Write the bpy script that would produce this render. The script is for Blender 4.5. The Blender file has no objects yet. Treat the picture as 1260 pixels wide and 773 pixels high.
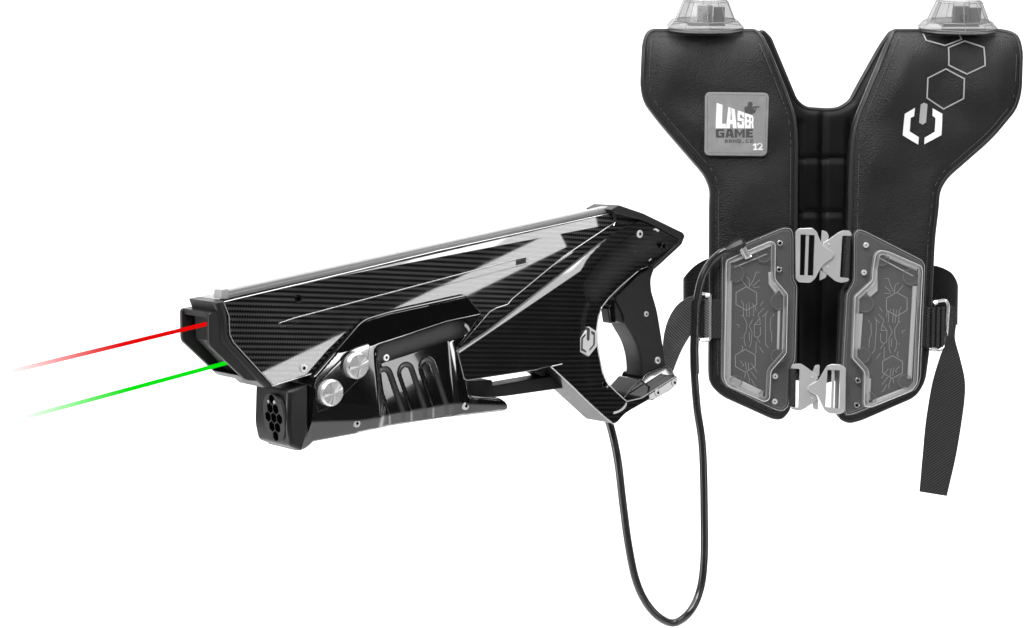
import bpy, bmesh, math, random
from mathutils import Vector, Matrix, noise
R = math.radians
random.seed(4)
scene = bpy.context.scene
COL = scene.collection

# ------------------------------------------------------------------ camera
D = 2.4                                   # camera distance to the plane y = 0 (metres)
cam = bpy.data.cameras.new('camera')
cam.sensor_width = 36.0
cam.lens = 36.0 * D / 1.26
cam.clip_start = 0.05
cam.clip_end = 60
camo = bpy.data.objects.new('camera', cam)
COL.objects.link(camo)
camo.location = (0, -D, 0)
camo.rotation_euler = (R(90), 0, 0)
scene.camera = camo
CAM = Vector((0, -D, 0))

scene.view_settings.view_transform = 'Standard'
scene.view_settings.look = 'None'
scene.view_settings.exposure = 0
scene.view_settings.gamma = 1

# ------------------------------------------------------------------ world
w = bpy.data.worlds.new('World')
scene.world = w
w.use_nodes = True
w.node_tree.nodes['Background'].inputs['Color'].default_value = (1, 1, 1, 1)
w.node_tree.nodes['Background'].inputs['Strength'].default_value = 0.015

# ------------------------------------------------------------------ pixel helpers (photo is 1260 x 773, 1 px = 1 mm at y = 0)
def P(px, py, Y):
    k = (D + Y) / D * 0.001
    return Vector(((px - 630) * k, Y, (386.5 - py) * k))

# gun frame: x = towards its back, y = away from the viewer, z = up
TH, PH, RO = R(38), R(9.7), R(4.5)
X0 = Vector((math.cos(TH) * math.cos(PH), math.sin(TH) * math.cos(PH), math.sin(PH)))
Y0 = Vector((-math.sin(TH), math.cos(TH), 0))
Z0 = X0.cross(Y0)
GY = math.cos(RO) * Y0 + math.sin(RO) * Z0
GZ = math.cos(RO) * Z0 - math.sin(RO) * Y0
GX = X0
GO = P(520, 400, -0.15)
GROT = Matrix((GX, GY, GZ)).transposed()

def gray(px, py):
    d = P(px, py, 0) - CAM
    o = CAM - GO
    return (Vector((o.dot(GX), o.dot(GY), o.dot(GZ))), Vector((d.dot(GX), d.dot(GY), d.dot(GZ))))

def G(px, py, y=0.0):                     # pixel -> (x, z) on the gun plane y
    o, v = gray(px, py)
    t = (y - o.y) / v.y
    q = o + v * t
    return (q.x, q.z)

def GXP(px, py, x):                       # pixel -> (y, z) on the gun plane x
    o, v = gray(px, py)
    t = (x - o.x) / v.x
    q = o + v * t
    return (q.y, q.z)

def gpoly(pts, y=0.0):
    return [G(p[0], p[1], y) for p in pts]

def g2w(v):
    return GO + GROT @ Vector(v)

YV = 0.14                                  # front of the vest
VO = P(1015, 520, YV)
def V(px, py, y=0.0):
    q = P(px, py, YV + y) - VO
    return (q.x, q.z)
def vpoly(pts, y=0.0):
    return [V(p[0], p[1], y) for p in pts]
VK = (D + YV) / D * 0.001                  # metres per pixel at the vest front

# ------------------------------------------------------------------ lights
def area(name, loc, target, sx, sy, power, col=(1, 1, 1), up=None):
    l = bpy.data.lights.new(name, 'AREA')
    l.shape = 'RECTANGLE'
    l.size, l.size_y = sx, sy
    l.energy = power
    l.color = col
    o = bpy.data.objects.new(name, l)
    COL.objects.link(o)
    loc, target = Vector(loc), Vector(target)
    z = (loc - target).normalized()
    u = Vector(up) if up else Vector((0, 0, 1))
    if abs(z.dot(u.normalized())) > 0.98:
        u = Vector((0, 1, 0))
    x = u.cross(z).normalized()
    y = z.cross(x)
    o.matrix_world = Matrix.Translation(loc) @ Matrix((x, y, z)).transposed().to_4x4()
    return o

def mirror_light(name, n, y, pa, pb, width_px, dist, radiance):
    """added strip lamp whose mirror image in a gun plane (local normal n, through y) runs from pixel pa to pb"""
    nw = (GROT @ Vector(n)).normalized()
    def hit(px, py):
        q = G(px, py, y)
        p = g2w((q[0], y, q[1]))
        d = (p - CAM).normalized()
        r = d - 2 * d.dot(nw) * nw
        return p + r * dist, r, p
    A, ra, p1 = hit(*pa)
    B, rb, p2 = hit(*pb)
    c = (A + B) / 2
    L = (B - A).length
    wpx = width_px * 0.001 * (D + dist) / D
    ax = (B - A).normalized()
    tgt = (p1 + p2) / 2
    z = (c - tgt).normalized()
    z = (z - ax * z.dot(ax)).normalized()
    yy = z.cross(ax)
    l = bpy.data.lights.new(name, 'AREA')
    l.shape = 'RECTANGLE'
    l.size, l.size_y = L, wpx
    l.energy = radiance * math.pi * L * wpx
    o = bpy.data.objects.new(name, l)
    COL.objects.link(o)
    o.matrix_world = Matrix.Translation(c) @ Matrix((ax, yy, z)).transposed().to_4x4()
    return o

# backdrop wash (behind and outside the frame)
area('backdrop_light', (0, 0.55, 2.3), (0, 2.6, 0.2), 7.0, 0.8, 126)
area('backdrop_light', (0, 0.55, -1.3), (0, 2.6, -0.2), 7.0, 0.5, 84)
# studio softboxes
area('key_softbox', (-0.9, -1.9, 1.7), (0.25, 0, 0), 1.2, 0.9, 44)
area('top_softbox', (0.3, -0.35, 1.9), (0.1, 0, 0), 1.8, 0.7, 26)
area('front_softbox', (0.1, -2.3, 1.9), (0.4, 0.1, 0), 1.0, 0.6, 30)
area('left_softbox', (-1.75, -0.75, -0.35), (0, -0.1, -0.05), 0.35, 1.3, 18)
mirror_light('grip_reflection_lamp', (0, -1, 0), -0.01, (458, 402), (505, 478), 54, 1.3, 5)  # unseen lamps from here on, added to lay reflection patches on the gun
mirror_light('guard_reflection_lamp', (0, -1, 0), -0.010, (796, 491), (838, 464), 22, 1.3, 13)
mirror_light('strip_reflection_lamp', (0, -1, 0), 0, (322, 473), (692, 293), 24, 1.3, 13)
mirror_light('facet_reflection_lamp', (0, -math.cos(R(17)), math.sin(R(17))), 0, (420, 338), (735, 266), 34, 1.3, 13)
_e0, _e1 = Vector(G(600, 407)), Vector(G(748, 294))
_ed = (_e1 - _e0).normalized()
mirror_light('edge_reflection_lamp', (-_ed.y * math.sin(R(20)), -math.cos(R(20)), _ed.x * math.sin(R(20))), 0, (580, 428), (845, 242), 44, 1.3, 12)

# ------------------------------------------------------------------ node helpers and materials
class NT:
    def __init__(s, name):
        s.m = bpy.data.materials.new(name)
        s.m.use_nodes = True
        s.t = s.m.node_tree
        s.b = s.t.nodes['Principled BSDF']
        s.out = s.t.nodes['Material Output']
    def n(s, typ, **kw):
        x = s.t.nodes.new(typ)
        for k, v in kw.items():
            setattr(x, k, v)
        return x
    def link(s, a, b):
        s.t.links.new(a, b)
    def math(s, op, a, b=None, c=None):
        x = s.n('ShaderNodeMath', operation=op)
        for i, q in enumerate((a, b, c)):
            if q is None: continue
            if isinstance(q, (int, float)): x.inputs[i].default_value = q
            else: s.link(q, x.inputs[i])
        return x.outputs[0]
    def obj(s):
        t = s.n('ShaderNodeTexCoord')
        sep = s.n('ShaderNodeSeparateXYZ')
        s.link(t.outputs['Object'], sep.inputs[0])
        return t.outputs['Object'], sep.outputs
    def set(s, **kw):
        for k, v in kw.items():
            i = s.b.inputs[k.replace('_', ' ')]
            if isinstance(v, (int, float)): i.default_value = v
            elif isinstance(v, tuple): i.default_value = v + (1,) if len(v) == 3 else v
            else: s.link(v, i)
    def ramp(s, fac, a, b, lo=0.0, hi=1.0):
        x = s.n('ShaderNodeMapRange')
        s.link(fac, x.inputs[0])
        x.inputs[1].default_value, x.inputs[2].default_value = lo, hi
        x.inputs[3].default_value, x.inputs[4].default_value = a, b
        return x.outputs[0]
    def noise(s, scale, detail=2, vec=None, rough=0.5):
        x = s.n('ShaderNodeTexNoise')
        x.inputs['Scale'].default_value = scale
        x.inputs['Detail'].default_value = detail
        x.inputs['Roughness'].default_value = rough
        if vec is not None: s.link(vec, x.inputs['Vector'])
        return x.outputs[0]
    def bump(s, h, strength, dist):
        x = s.n('ShaderNodeBump')
        x.inputs['Strength'].default_value = strength
        x.inputs['Distance'].default_value = dist
        s.link(h, x.inputs['Height'])
        s.link(x.outputs[0], s.b.inputs['Normal'])
    def grey(s, val):
        x = s.n('ShaderNodeCombineColor')
        for i in range(3): s.link(val, x.inputs[i])
        return x.outputs[0]

def g3(v): return (v, v, v)
M = {}

def plain(name, v, rough, metal=0.0, coat=0.0, coat_rough=0.03, spec=0.5, grain=0.0, gscale=900, micro=True):
    t = NT(name)
    t.set(Base_Color=g3(v), Metallic=metal, Coat_Weight=coat, Coat_Roughness=coat_rough)
    t.b.inputs['Specular IOR Level'].default_value = spec
    vec, xyz = t.obj()
    if micro:
        nz = t.noise(45, 3, vec)
        t.set(Roughness=t.ramp(nz, max(0.01, rough * 0.85), min(1, rough * 1.15), 0.3, 0.7))
    else:
        t.set(Roughness=rough)
    if grain:
        t.bump(t.noise(gscale, 2, vec), grain, 0.0006)
    M[name] = t.m
    return t

plain('gloss_black', 0.004, 0.06, coat=1.0, coat_rough=0.02)
plain('satin_side', 0.006, 0.3, coat=0.3, coat_rough=0.05, spec=0.15)
plain('rubber_black', 0.014, 0.38, grain=0.25)
plain('grip_black', 0.008, 0.5, grain=0.3)
plain('grille_grey', 0.03, 0.4)
plain('nose_black', 0.008, 0.4, grain=0.2)
plain('matte_black', 0.003, 0.6)
plain('hole_shade', 0.001, 0.8, spec=0.0)  # flat black put where holes and sockets are only dark inside
plain('binding_black', 0.011, 0.45, spec=0.4, grain=0.3, gscale=500)
plain('back_black', 0.003, 0.5, spec=0.22, grain=0.3)
plain('steel', 0.68, 0.32, metal=0.5)
plain('screw_steel', 0.75, 0.25, metal=0.35)
plain('chrome', 0.8, 0.2, metal=0.75)
plain('turned_metal', 0.8, 0.28, metal=0.6)
plain('highlight_silver', 0.7, 0.2, metal=0.5)  # silver of the tubes that stand in for edge highlights
plain('white_print', 0.82, 0.55)
plain('grey_print', 0.32, 0.55)
plain('light_grey_print', 0.34, 0.55)
plain('dark_grey_print', 0.055, 0.55)
plain('emblem_silver', 0.72, 0.35, metal=0.2)
plain('stitch_grey', 0.10, 0.7)
plain('board_grey', 0.085, 0.4)
plain('flange_grey', 0.10, 0.4)
plain('trace_grey', 0.38, 0.35)
plain('cover_white', 0.6, 0.45)  # white of the painted cover reflections, also used on the wire link
plain('chip_black', 0.03, 0.4)
plain('pcb_grey', 0.16, 0.5)
plain('edge_grey', 0.2, 0.25)
plain('pcb_pale', 0.34, 0.5)
plain('cable_black', 0.012, 0.3, coat=1.0, coat_rough=0.22, grain=0.2)
plain('bar_plastic', 0.27, 0.3, coat=0.25, coat_rough=0.1)
plain('bar_core', 0.4, 0.3)
plain('backdrop_white', 0.92, 0.9, spec=0.0)

# carbon fibre: rows of twill under a clear coat
def carbon(name, lo, hi, ang=11.0):
    t = NT(name)
    vec, xyz = t.obj()
    ca, sa = math.cos(R(ang)), math.sin(R(ang))
    u = t.math('ADD', t.math('MULTIPLY', xyz[0], ca), t.math('MULTIPLY', xyz[2], -sa))
    v = t.math('ADD', t.math('MULTIPLY', xyz[0], sa), t.math('MULTIPLY', xyz[2], ca))
    row = t.math('MULTIPLY', v, 1 / 0.0058)
    teeth = t.math('MULTIPLY', u, 1 / 0.0032)
    tooth = t.math('SINE', t.math('MULTIPLY', t.math('ADD', teeth, t.math('MULTIPLY', row, 0.9)), 2 * math.pi))
    s = t.math('SINE', t.math('MULTIPLY', t.math('ADD', row, t.math('MULTIPLY', tooth, 0.11)), 2 * math.pi))
    band = t.ramp(s, 0, 1, -0.35, 0.6)
    mod = t.ramp(tooth, 0.4, 1.0, -1, 1)
    pat = t.math('MULTIPLY', band, mod)
    big = t.ramp(t.noise(14, 2, vec), 0.75, 1.2, 0.3, 0.7)
    c = t.math('MULTIPLY', t.ramp(pat, lo, hi), big)
    t.set(Base_Color=t.grey(c), Roughness=0.45, Coat_Weight=1.0, Coat_Roughness=t.ramp(t.noise(30, 5, vec, 0.6), 0.012, 0.036, 0.3, 0.7))
    t.b.inputs['Specular IOR Level'].default_value = 0.08
    M[name] = t.m
carbon('carbon', 0.0015, 0.08)
carbon('carbon_rear_shade', 0.0015, 0.017)  # same weave darkened: the dimmer light at the rear is in the colour
carbon('carbon_accent', 0.0015, 0.06, 8)

# leather with pebbled grain
t = NT('leather')
vec, xyz = t.obj()
vor = t.n('ShaderNodeTexVoronoi')
vor.inputs['Scale'].default_value = 560
t.link(vec, vor.inputs['Vector'])
h = t.math('ADD', t.math('MULTIPLY', vor.outputs['Distance'], 0.7), t.noise(380, 4, vec, 0.6))
t.bump(h, 0.8, 0.0009)
t.set(Base_Color=t.grey(t.ramp(t.noise(22, 4, vec), 0.0035, 0.0065, 0.3, 0.7)),
      Roughness=t.ramp(t.noise(40, 3, vec), 0.38, 0.48, 0.3, 0.7))
t.b.inputs['Specular IOR Level'].default_value = 0.34
M['leather'] = t.m

t = NT('patch_leather')
vec, xyz = t.obj()
t.bump(t.noise(330, 3, vec), 0.5, 0.0007)
t.set(Base_Color=t.grey(t.ramp(t.noise(60, 4, vec), 0.2, 0.26, 0.3, 0.7)), Roughness=0.5)
M['patch_leather'] = t.m

# woven webbing
def webbing(name, lo, hi, ax, ay, az, pitch, spec=0.3):
    t = NT(name)
    t.b.inputs['Specular IOR Level'].default_value = spec
    vec, xyz = t.obj()
    q = t.math('ADD', t.math('ADD', t.math('MULTIPLY', xyz[0], ax), t.math('MULTIPLY', xyz[1], ay)), t.math('MULTIPLY', xyz[2], az))
    s = t.math('SINE', t.math('MULTIPLY', q, 2 * math.pi / pitch))
    t.set(Base_Color=t.grey(t.ramp(s, lo, hi, -0.8, 0.8)), Roughness=0.6)
    t.bump(s, 0.5, 0.0006)
    M[name] = t.m
webbing('webbing', 0.007, 0.03, 0.75, 0.2, -1.0, 0.0036)
webbing('webbing_highlight', 0.04, 0.15, 0.8, 0.2, 1.0, 0.0036)  # same webbing lightened: the left tail's highlight is in the colour
webbing('webbing_dark', 0.0012, 0.003, 0.4, 0.3, 1.0, 0.004, 0.06)

# clear plastic
def clear(name, tint, gl=0.12, white=0.05, rough=0.06):
    t = NT(name)
    tr = t.n('ShaderNodeBsdfTransparent')
    tr.inputs[0].default_value = g3(tint) + (1,)
    t.set(Base_Color=g3(0.45), Roughness=rough, Coat_Weight=0.5)
    lw = t.n('ShaderNodeLayerWeight')
    lw.inputs['Blend'].default_value = 0.25
    edge = t.math('POWER', lw.outputs['Facing'], 2.0)
    t.link(t.grey(t.ramp(edge, tint, tint * 0.55)), tr.inputs[0])
    f = t.ramp(lw.outputs['Facing'], gl * 0.4 + white, 0.55, 0.0, 1.0)
    mx = t.n('ShaderNodeMixShader')
    t.link(f, mx.inputs[0])
    t.link(tr.outputs[0], mx.inputs[1])
    t.link(t.b.outputs[0], mx.inputs[2])
    t.link(mx.outputs[0], t.out.inputs[0])
    M[name] = t.m
clear('clear_cover', 0.94, 0.12, 0.025)
clear('clear_flange', 0.9, 0.08, 0.035)
clear('clear_dome', 0.70, 0.2, 0.10)
clear('clear_wall', 0.85, 0.15, 0.42, 0.15)  # whiter copy of the cover plastic, with the walls' reflected light in it
clear('clear_base', 0.66, 0.2, 0.09)

def beam_mat(name, col):
    t = NT(name)
    em = t.n('ShaderNodeEmission')
    em.inputs[0].default_value = col + (1,)
    em.inputs[1].default_value = 1.0
    tr = t.n('ShaderNodeBsdfTransparent')
    tc = t.n('ShaderNodeTexCoord')
    sep = t.n('ShaderNodeSeparateXYZ')
    t.link(tc.outputs['Generated'], sep.inputs[0])
    f = t.ramp(sep.outputs[0], 0.20, 1.0, 0.0, 0.5)
    mx = t.n('ShaderNodeMixShader')
    t.link(f, mx.inputs[0])
    t.link(tr.outputs[0], mx.inputs[1])
    t.link(em.outputs[0], mx.inputs[2])
    t.link(mx.outputs[0], t.out.inputs[0])
    M[name] = t.m
beam_mat('red_beam', (0.80, 0.003, 0.003))
beam_mat('green_beam', (0.003, 0.78, 0.008))

# ------------------------------------------------------------------ object helpers
def link(name, me, parent=None, label=None):
    o = bpy.data.objects.new(name, me)
    COL.objects.link(o)
    if parent is not None: o.parent = parent
    if label: o['label'] = label
    return o

def finish(name, bm, m, parent=None, label=None, sharp=35.0, smooth=True, wn=True, side_m=None, side_lim=0.25):
    bmesh.ops.remove_doubles(bm, verts=bm.verts, dist=1e-7)
    bm.normal_update()
    for f in bm.faces: f.smooth = smooth
    lim = R(sharp)
    for e in bm.edges:
        if len(e.link_faces) == 2 and e.calc_face_angle(0) > lim: e.smooth = False
    me = bpy.data.meshes.new(name)
    if side_m:
        for f in bm.faces:
            if abs(f.normal.y) < side_lim: f.material_index = 1
    bm.to_mesh(me)
    bm.free()
    me.materials.append(M[m])
    if side_m: me.materials.append(M[side_m])
    o = link(name, me, parent, label)
    if smooth and wn:
        md = o.modifiers.new('normals', 'WEIGHTED_NORMAL')
        md.keep_sharp = True
        md.weight = 100
    return o

def empty(name, loc, rot=None):
    o = bpy.data.objects.new(name, None)
    o.empty_display_size = 0.05
    COL.objects.link(o)
    o.location = loc
    if rot is not None: o.rotation_euler = rot.to_euler()
    return o

def tag(o, label, cat, group=None, kind=None):
    if label: o['label'] = label
    if cat: o['category'] = cat
    if group: o['group'] = group
    if kind: o['kind'] = kind
    return o

def area2(p):
    return 0.5 * sum(p[i][0] * p[(i + 1) % len(p)][1] - p[(i + 1) % len(p)][0] * p[i][1] for i in range(len(p)))

def ccw(p):
    return list(p) if area2(p) > 0 else list(reversed(p))

def offset(p, d):
    n = len(p)
    out = []
    for i in range(n):
        a, b, c = Vector(p[i - 1]), Vector(p[i]), Vector(p[(i + 1) % n])
        e1, e2 = (b - a).normalized(), (c - b).normalized()
        n1, n2 = Vector((-e1.y, e1.x)), Vector((-e2.y, e2.x))
        m = n1 + n2
        if m.length < 1e-6: m = n1
        m.normalize()
        k = max(0.45, m.dot(n1))
        out.append(b + m * (d / k))
    # collapse edges that turned round, so that small fillets do not cross over
    for _ in range(6):
        bad = [(out[(i + 1) % n] - out[i]).dot(Vector(p[(i + 1) % n]) - Vector(p[i])) < -1e-12 for i in range(n)]
        if not any(bad) or all(bad): break
        st = next(i for i in range(n) if not bad[i])
        i = 0
        while i < n:
            e = (st + i) % n
            if bad[e]:
                j = i
                while bad[(st + j) % n]: j += 1
                run = [(st + k) % n for k in range(i, j + 1)]
                av = sum((out[k] for k in run), Vector((0, 0))) / len(run)
                for k in run: out[k] = av.copy()
                i = j
            else: i += 1
    return [tuple(q) for q in out]

def rnd(pts, r, n=4):
    """fillet polygon corners; a point may carry its own radius as third value"""
    out = []
    N = len(pts)
    for i in range(N):
        a, b, c = Vector(pts[i - 1][:2]), Vector(pts[i][:2]), Vector(pts[(i + 1) % N][:2])
        rr = pts[i][2] if len(pts[i]) > 2 else r
        if rr <= 0:
            out.append(tuple(b)); continue
        l1, l2 = (a - b).length, (c - b).length
        d = min(rr, l1 * 0.45, l2 * 0.45)
        p, q = b + (a - b).normalized() * d, b + (c - b).normalized() * d
        for k in range(n + 1):
            s = k / n
            out.append(tuple((1 - s) ** 2 * p + 2 * s * (1 - s) * b + s * s * q))
    return out

def cr(pts, n=6, closed=False):
    """Catmull-Rom through points of any dimension"""
    P_ = [Vector(p) for p in pts]
    N = len(P_)
    out = []
    for i in range(N if closed else N - 1):
        if closed:
            p0, p1, p2, p3 = P_[i - 1], P_[i], P_[(i + 1) % N], P_[(i + 2) % N]
        else:
            p1, p2 = P_[i], P_[i + 1]
            p0 = P_[i - 1] if i > 0 else p1 * 2 - p2
            p3 = P_[i + 2] if i + 2 < N else p2 * 2 - p1
        for k in range(n):
            s = k / n
            out.append(0.5 * (2 * p1 + (p2 - p0) * s + (2 * p0 - 5 * p1 + 4 * p2 - p3) * s * s + (3 * p1 - p0 - 3 * p2 + p3) * s ** 3))
    if not closed: out.append(P_[-1])
    return out

def plate_bm(bm, poly, y0, y1, r=0.0, seg=3, hfn=None, cell=None, cuts=(), rb=0.0):
    """prism of an (x, z) outline from front y0 to back y1, front rim rounded by r, front face optionally gridded and displaced by hfn"""
    p = ccw(poly)
    loops = []
    if rb > 0:
        loops.append((offset(p, rb), y1))
        loops.append((p, y1 - rb))
    else:
        loops.append((p, y1))
    if r > 0:
        for k in range(seg + 1):
            a = k / seg * math.pi / 2
            loops.append((offset(p, r * (1 - math.cos(a))) if k else p, y0 + r * (1 - math.sin(a))))
    else:
        loops.append((p, y0))
    n = len(p)
    rings = []
    for lp, y in loops:
        row = []
        for i, (x, z) in enumerate(lp):
            if row and (row[-1].co - Vector((x, y, z))).length < 1e-7: row.append(row[-1])
            else: row.append(bm.verts.new((x, y, z)))
        rings.append(row)
    uniq = lambda seq: list(dict.fromkeys(seq))
    for A, B in zip(rings, rings[1:]):
        for i in range(n):
            j = (i + 1) % n
            q = uniq((A[i], A[j], B[j], B[i]))
            if len(q) > 2: bm.faces.new(q)
    bm.faces.new(uniq(reversed(rings[0])))
    front = bm.faces.new(uniq(rings[-1]))
    if hfn or cell:
        if cell:
            xs = [q[0] for q in p]; zs = [q[1] for q in p]
            faces = [front]
            def cut(co, no):
                nonlocal faces
                geom = list({*faces, *(e for f in faces for e in f.edges), *(v for f in faces for v in f.verts)})
                res = bmesh.ops.bisect_plane(bm, geom=geom, dist=1e-6, plane_co=co, plane_no=no)
                faces = [f for f in res['geom'] if isinstance(f, bmesh.types.BMFace)]
            k = math.floor(min(xs) / cell) + 1
            while k * cell < max(xs):
                cut(Vector((k * cell, 0, 0)), Vector((1, 0, 0))); k += 1
            k = math.floor(min(zs) / cell) + 1
            while k * cell < max(zs):
                cut(Vector((0, 0, k * cell)), Vector((0, 0, 1))); k += 1
            for (a, b) in cuts:
                d = Vector((b[0] - a[0], 0, b[1] - a[1]))
                cut(Vector((a[0], 0, a[1])), Vector((-d.z, 0, d.x)).normalized())
        if hfn:
            back = set(rings[0])
            if rb > 0: back |= set(rings[1])
            vs = {v for ring in rings for v in ring if v not in back}
            if cell:
                vs |= {v for f in faces for v in f.verts}
            for v in vs:
                v.co.y += hfn(v.co.x, v.co.z)
    return bm

def plate(name, poly, y0, y1, m, parent, r=0.0, seg=3, label=None, sharp=35.0, side_m=None, **kw):
    bm = bmesh.new()
    plate_bm(bm, poly, y0, y1, r, seg, **kw)
    return finish(name, bm, m, parent, label, sharp, side_m=side_m)

def tube_bm(bm, pts, rad, seg=10, caps=True, flat=1.0):
    pts = [Vector(p) for p in pts]
    N = len(pts)
    tan = [(pts[min(i + 1, N - 1)] - pts[max(i - 1, 0)]).normalized() for i in range(N)]
    u = tan[0].orthogonal().normalized()
    rings = []
    for i in range(N):
        u = (u - tan[i] * u.dot(tan[i])).normalized()
        v = tan[i].cross(u)
        rr = rad[i] if isinstance(rad, (list, tuple)) else rad
        rings.append([bm.verts.new(pts[i] + (u * math.cos(2 * math.pi * k / seg) + v * math.sin(2 * math.pi * k / seg) * flat) * rr) for k in range(seg)])
    for A, B in zip(rings, rings[1:]):
        for k in range(seg):
            j = (k + 1) % seg
            bm.faces.new((A[k], A[j], B[j], B[k]))
    if caps:
        bm.faces.new(list(reversed(rings[0])))
        bm.faces.new(rings[-1])

def loop_tube_bm(bm, pts, rad, seg=8):
    """closed tube round a loop lying in planes of roughly constant y"""
    pts = [Vector(p) for p in pts]
    N = len(pts)
    rings = []
    for i in range(N):
        t = (pts[(i + 1) % N] - pts[i - 1]).normalized()
        v = Vector((0, 1, 0))
        v = (v - t * v.dot(t)).normalized()
        u = t.cross(v)
        rings.append([bm.verts.new(pts[i] + (u * math.cos(2 * math.pi * k / seg) + v * math.sin(2 * math.pi * k / seg)) * rad) for k in range(seg)])
    for i in range(N):
        A, B = rings[i], rings[(i + 1) % N]
        for k in range(seg):
            j = (k + 1) % seg
            bm.faces.new((A[k], A[j], B[j], B[k]))

def ribbon_bm(bm, L, Rr, th):
    """strap between two edge curves with a thickness"""
    L = [Vector(p) for p in L]; Rr = [Vector(p) for p in Rr]
    N = len(L)
    rows = []
    for i in range(N):
        t = (L[min(i + 1, N - 1)] - L[max(i - 1, 0)]) + (Rr[min(i + 1, N - 1)] - Rr[max(i - 1, 0)])
        nn = t.cross(Rr[i] - L[i])
        nn = nn.normalized() if nn.length > 1e-9 else Vector((0, 1, 0))
        h = nn * th / 2
        rows.append([bm.verts.new(L[i] + h), bm.verts.new(Rr[i] + h), bm.verts.new(Rr[i] - h), bm.verts.new(L[i] - h)])
    for A, B in zip(rows, rows[1:]):
        for k in range(4):
            j = (k + 1) % 4
            bm.faces.new((A[k], A[j], B[j], B[k]))
    bm.faces.new(list(reversed(rows[0])))
    bm.faces.new(rows[-1])
    bmesh.ops.recalc_face_normals(bm, faces=bm.faces)

def seg_dist(x, z, a, b):
    dx, dz = b[0] - a[0], b[1] - a[1]
    L2 = dx * dx + dz * dz
    t = 0 if L2 == 0 else max(0, min(1, ((x - a[0]) * dx + (z - a[1]) * dz) / L2))
    return math.hypot(x - a[0] - t * dx, z - a[1] - t * dz)

def line_side(x, z, a, b):                # signed distance to the line a->b (positive on its left)
    dx, dz = b[0] - a[0], b[1] - a[1]
    return (dx * (z - a[1]) - dz * (x - a[0])) / math.hypot(dx, dz)

def poly_dist(x, z, p):
    return min(seg_dist(x, z, p[i - 1], p[i]) for i in range(len(p)))

def sstep(a, b, x):
    t = max(0.0, min(1.0, (x - a) / (b - a)))
    return t * t * (3 - 2 * t)

def circ(cx, cz, r, n=24, ph=0.0, ry=None):
    return [(cx + r * math.cos(ph + 2 * math.pi * k / n), cz + (ry or r) * math.sin(ph + 2 * math.pi * k / n)) for k in range(n)]

def screw(parent, cx, cz, y, r, m='screw_steel', hexr=0.42, h=0.0012, label=None):
    o = plate('screw', circ(cx, cz, r, 24), y - h, y + 0.002, m, parent, r=h * 0.6, seg=2, label=label)
    plate('socket_shade', circ(cx, cz, r * hexr, 6), y - h - 0.0002, y - h + 0.001, 'hole_shade', o)  # flat black hexagon stands for the shade inside the recess
    return o

# ------------------------------------------------------------------ backdrop sheet
bm = bmesh.new()
prof = [(-3.5, -1.6)] + [(1.6 + 1.0 * math.sin(a), -0.6 - 1.0 * math.cos(a)) for a in [R(x) for x in range(0, 91, 9)]] + [(2.6, 5.0)]
ra = [[bm.verts.new((x, y, z)) for (y, z) in prof] for x in (-8, 8)]
for i in range(len(prof) - 1):
    bm.faces.new((ra[0][i], ra[1][i], ra[1][i + 1], ra[0][i + 1]))
bk = finish('backdrop', bm, 'backdrop_white', wn=False)
tag(bk, None, None, kind='structure')

# ================================================================== LASER GUN
gun = empty('laser_gun', GO, GROT)
tag(gun, 'glossy black carbon fibre laser tag gun with a grey light bar along its top', 'laser gun')
GW = 0.064                                 # body width

# ---- body shell
body_px = [(275, 371), (757, 261.5), (789, 270), (806, 280), (760, 330), (650, 420), (600, 440), (573, 430),
           (480, 410), (440, 412), (384, 460), (336, 475), (287, 421.5), (282.5, 412), (281.5, 389)]
bp = gpoly(body_px)
c0, c1 = G(386, 346), G(757, 275)
def body_h(x, z):
    d = line_side(x, z, c0, c1)
    return max(0.0, d) * math.tan(R(17))
plate('body_shell', bp, 0.0, GW, 'carbon', gun, r=0.0012, seg=2, hfn=body_h, cell=0.02, cuts=[(c0, c1)], rb=0.004, sharp=12)

# ---- slot along the side
sl = gpoly([(342, 398), (362, 391.5), (640, 318), (649, 316.5), (649, 325), (638, 328), (346, 403)])
plate('side_slot', sl, -0.0007, 0.004, 'carbon', gun, r=0.0007, seg=1, sharp=12)
plate('slot_window', gpoly([(634, 319.8), (647, 316.8), (647, 324), (634, 327)]), -0.0012, 0.004, 'rubber_black', gun, r=0.0008, seg=1, sharp=12)

# ---- light bar
yb = 0.005
bar = gpoly([(277.5, 369.5), (277.5, 358), (752, 253.5), (753, 261)], yb)
lb = plate('light_bar', bar, yb, yb + 0.014, 'bar_plastic', gun, r=0.0022, seg=3, rb=0.001)
plate('diffuser_line', gpoly([(279, 362.2), (750, 256), (750, 257.3), (279, 364.0)], yb), yb - 0.0003, yb + 0.004, 'bar_core', lb)
plate('end_cap', gpoly([(271.5, 368), (272, 357), (281, 355.5), (281, 368)], yb), yb - 0.0006, yb + 0.0146, 'bar_core', lb, r=0.001, seg=2)

# ---- muzzle
def sleeve(name, near_px, t, y0, y1, m, r=0.0015, open_front=True):
    """channel that follows a side profile: near wall, far wall, top and chin, open to the front"""
    bm = bmesh.new()
    pr = gpoly(near_px, y0)
    ro = rnd(pr, 0.0045, 4)
    plate_bm(bm, ro, y0, y0 + t, r, 3, rb=r * 0.8)
    plate_bm(bm, ro, y1 - t, y1, r, 3, rb=r * 0.8)
    return bm, pr
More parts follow.
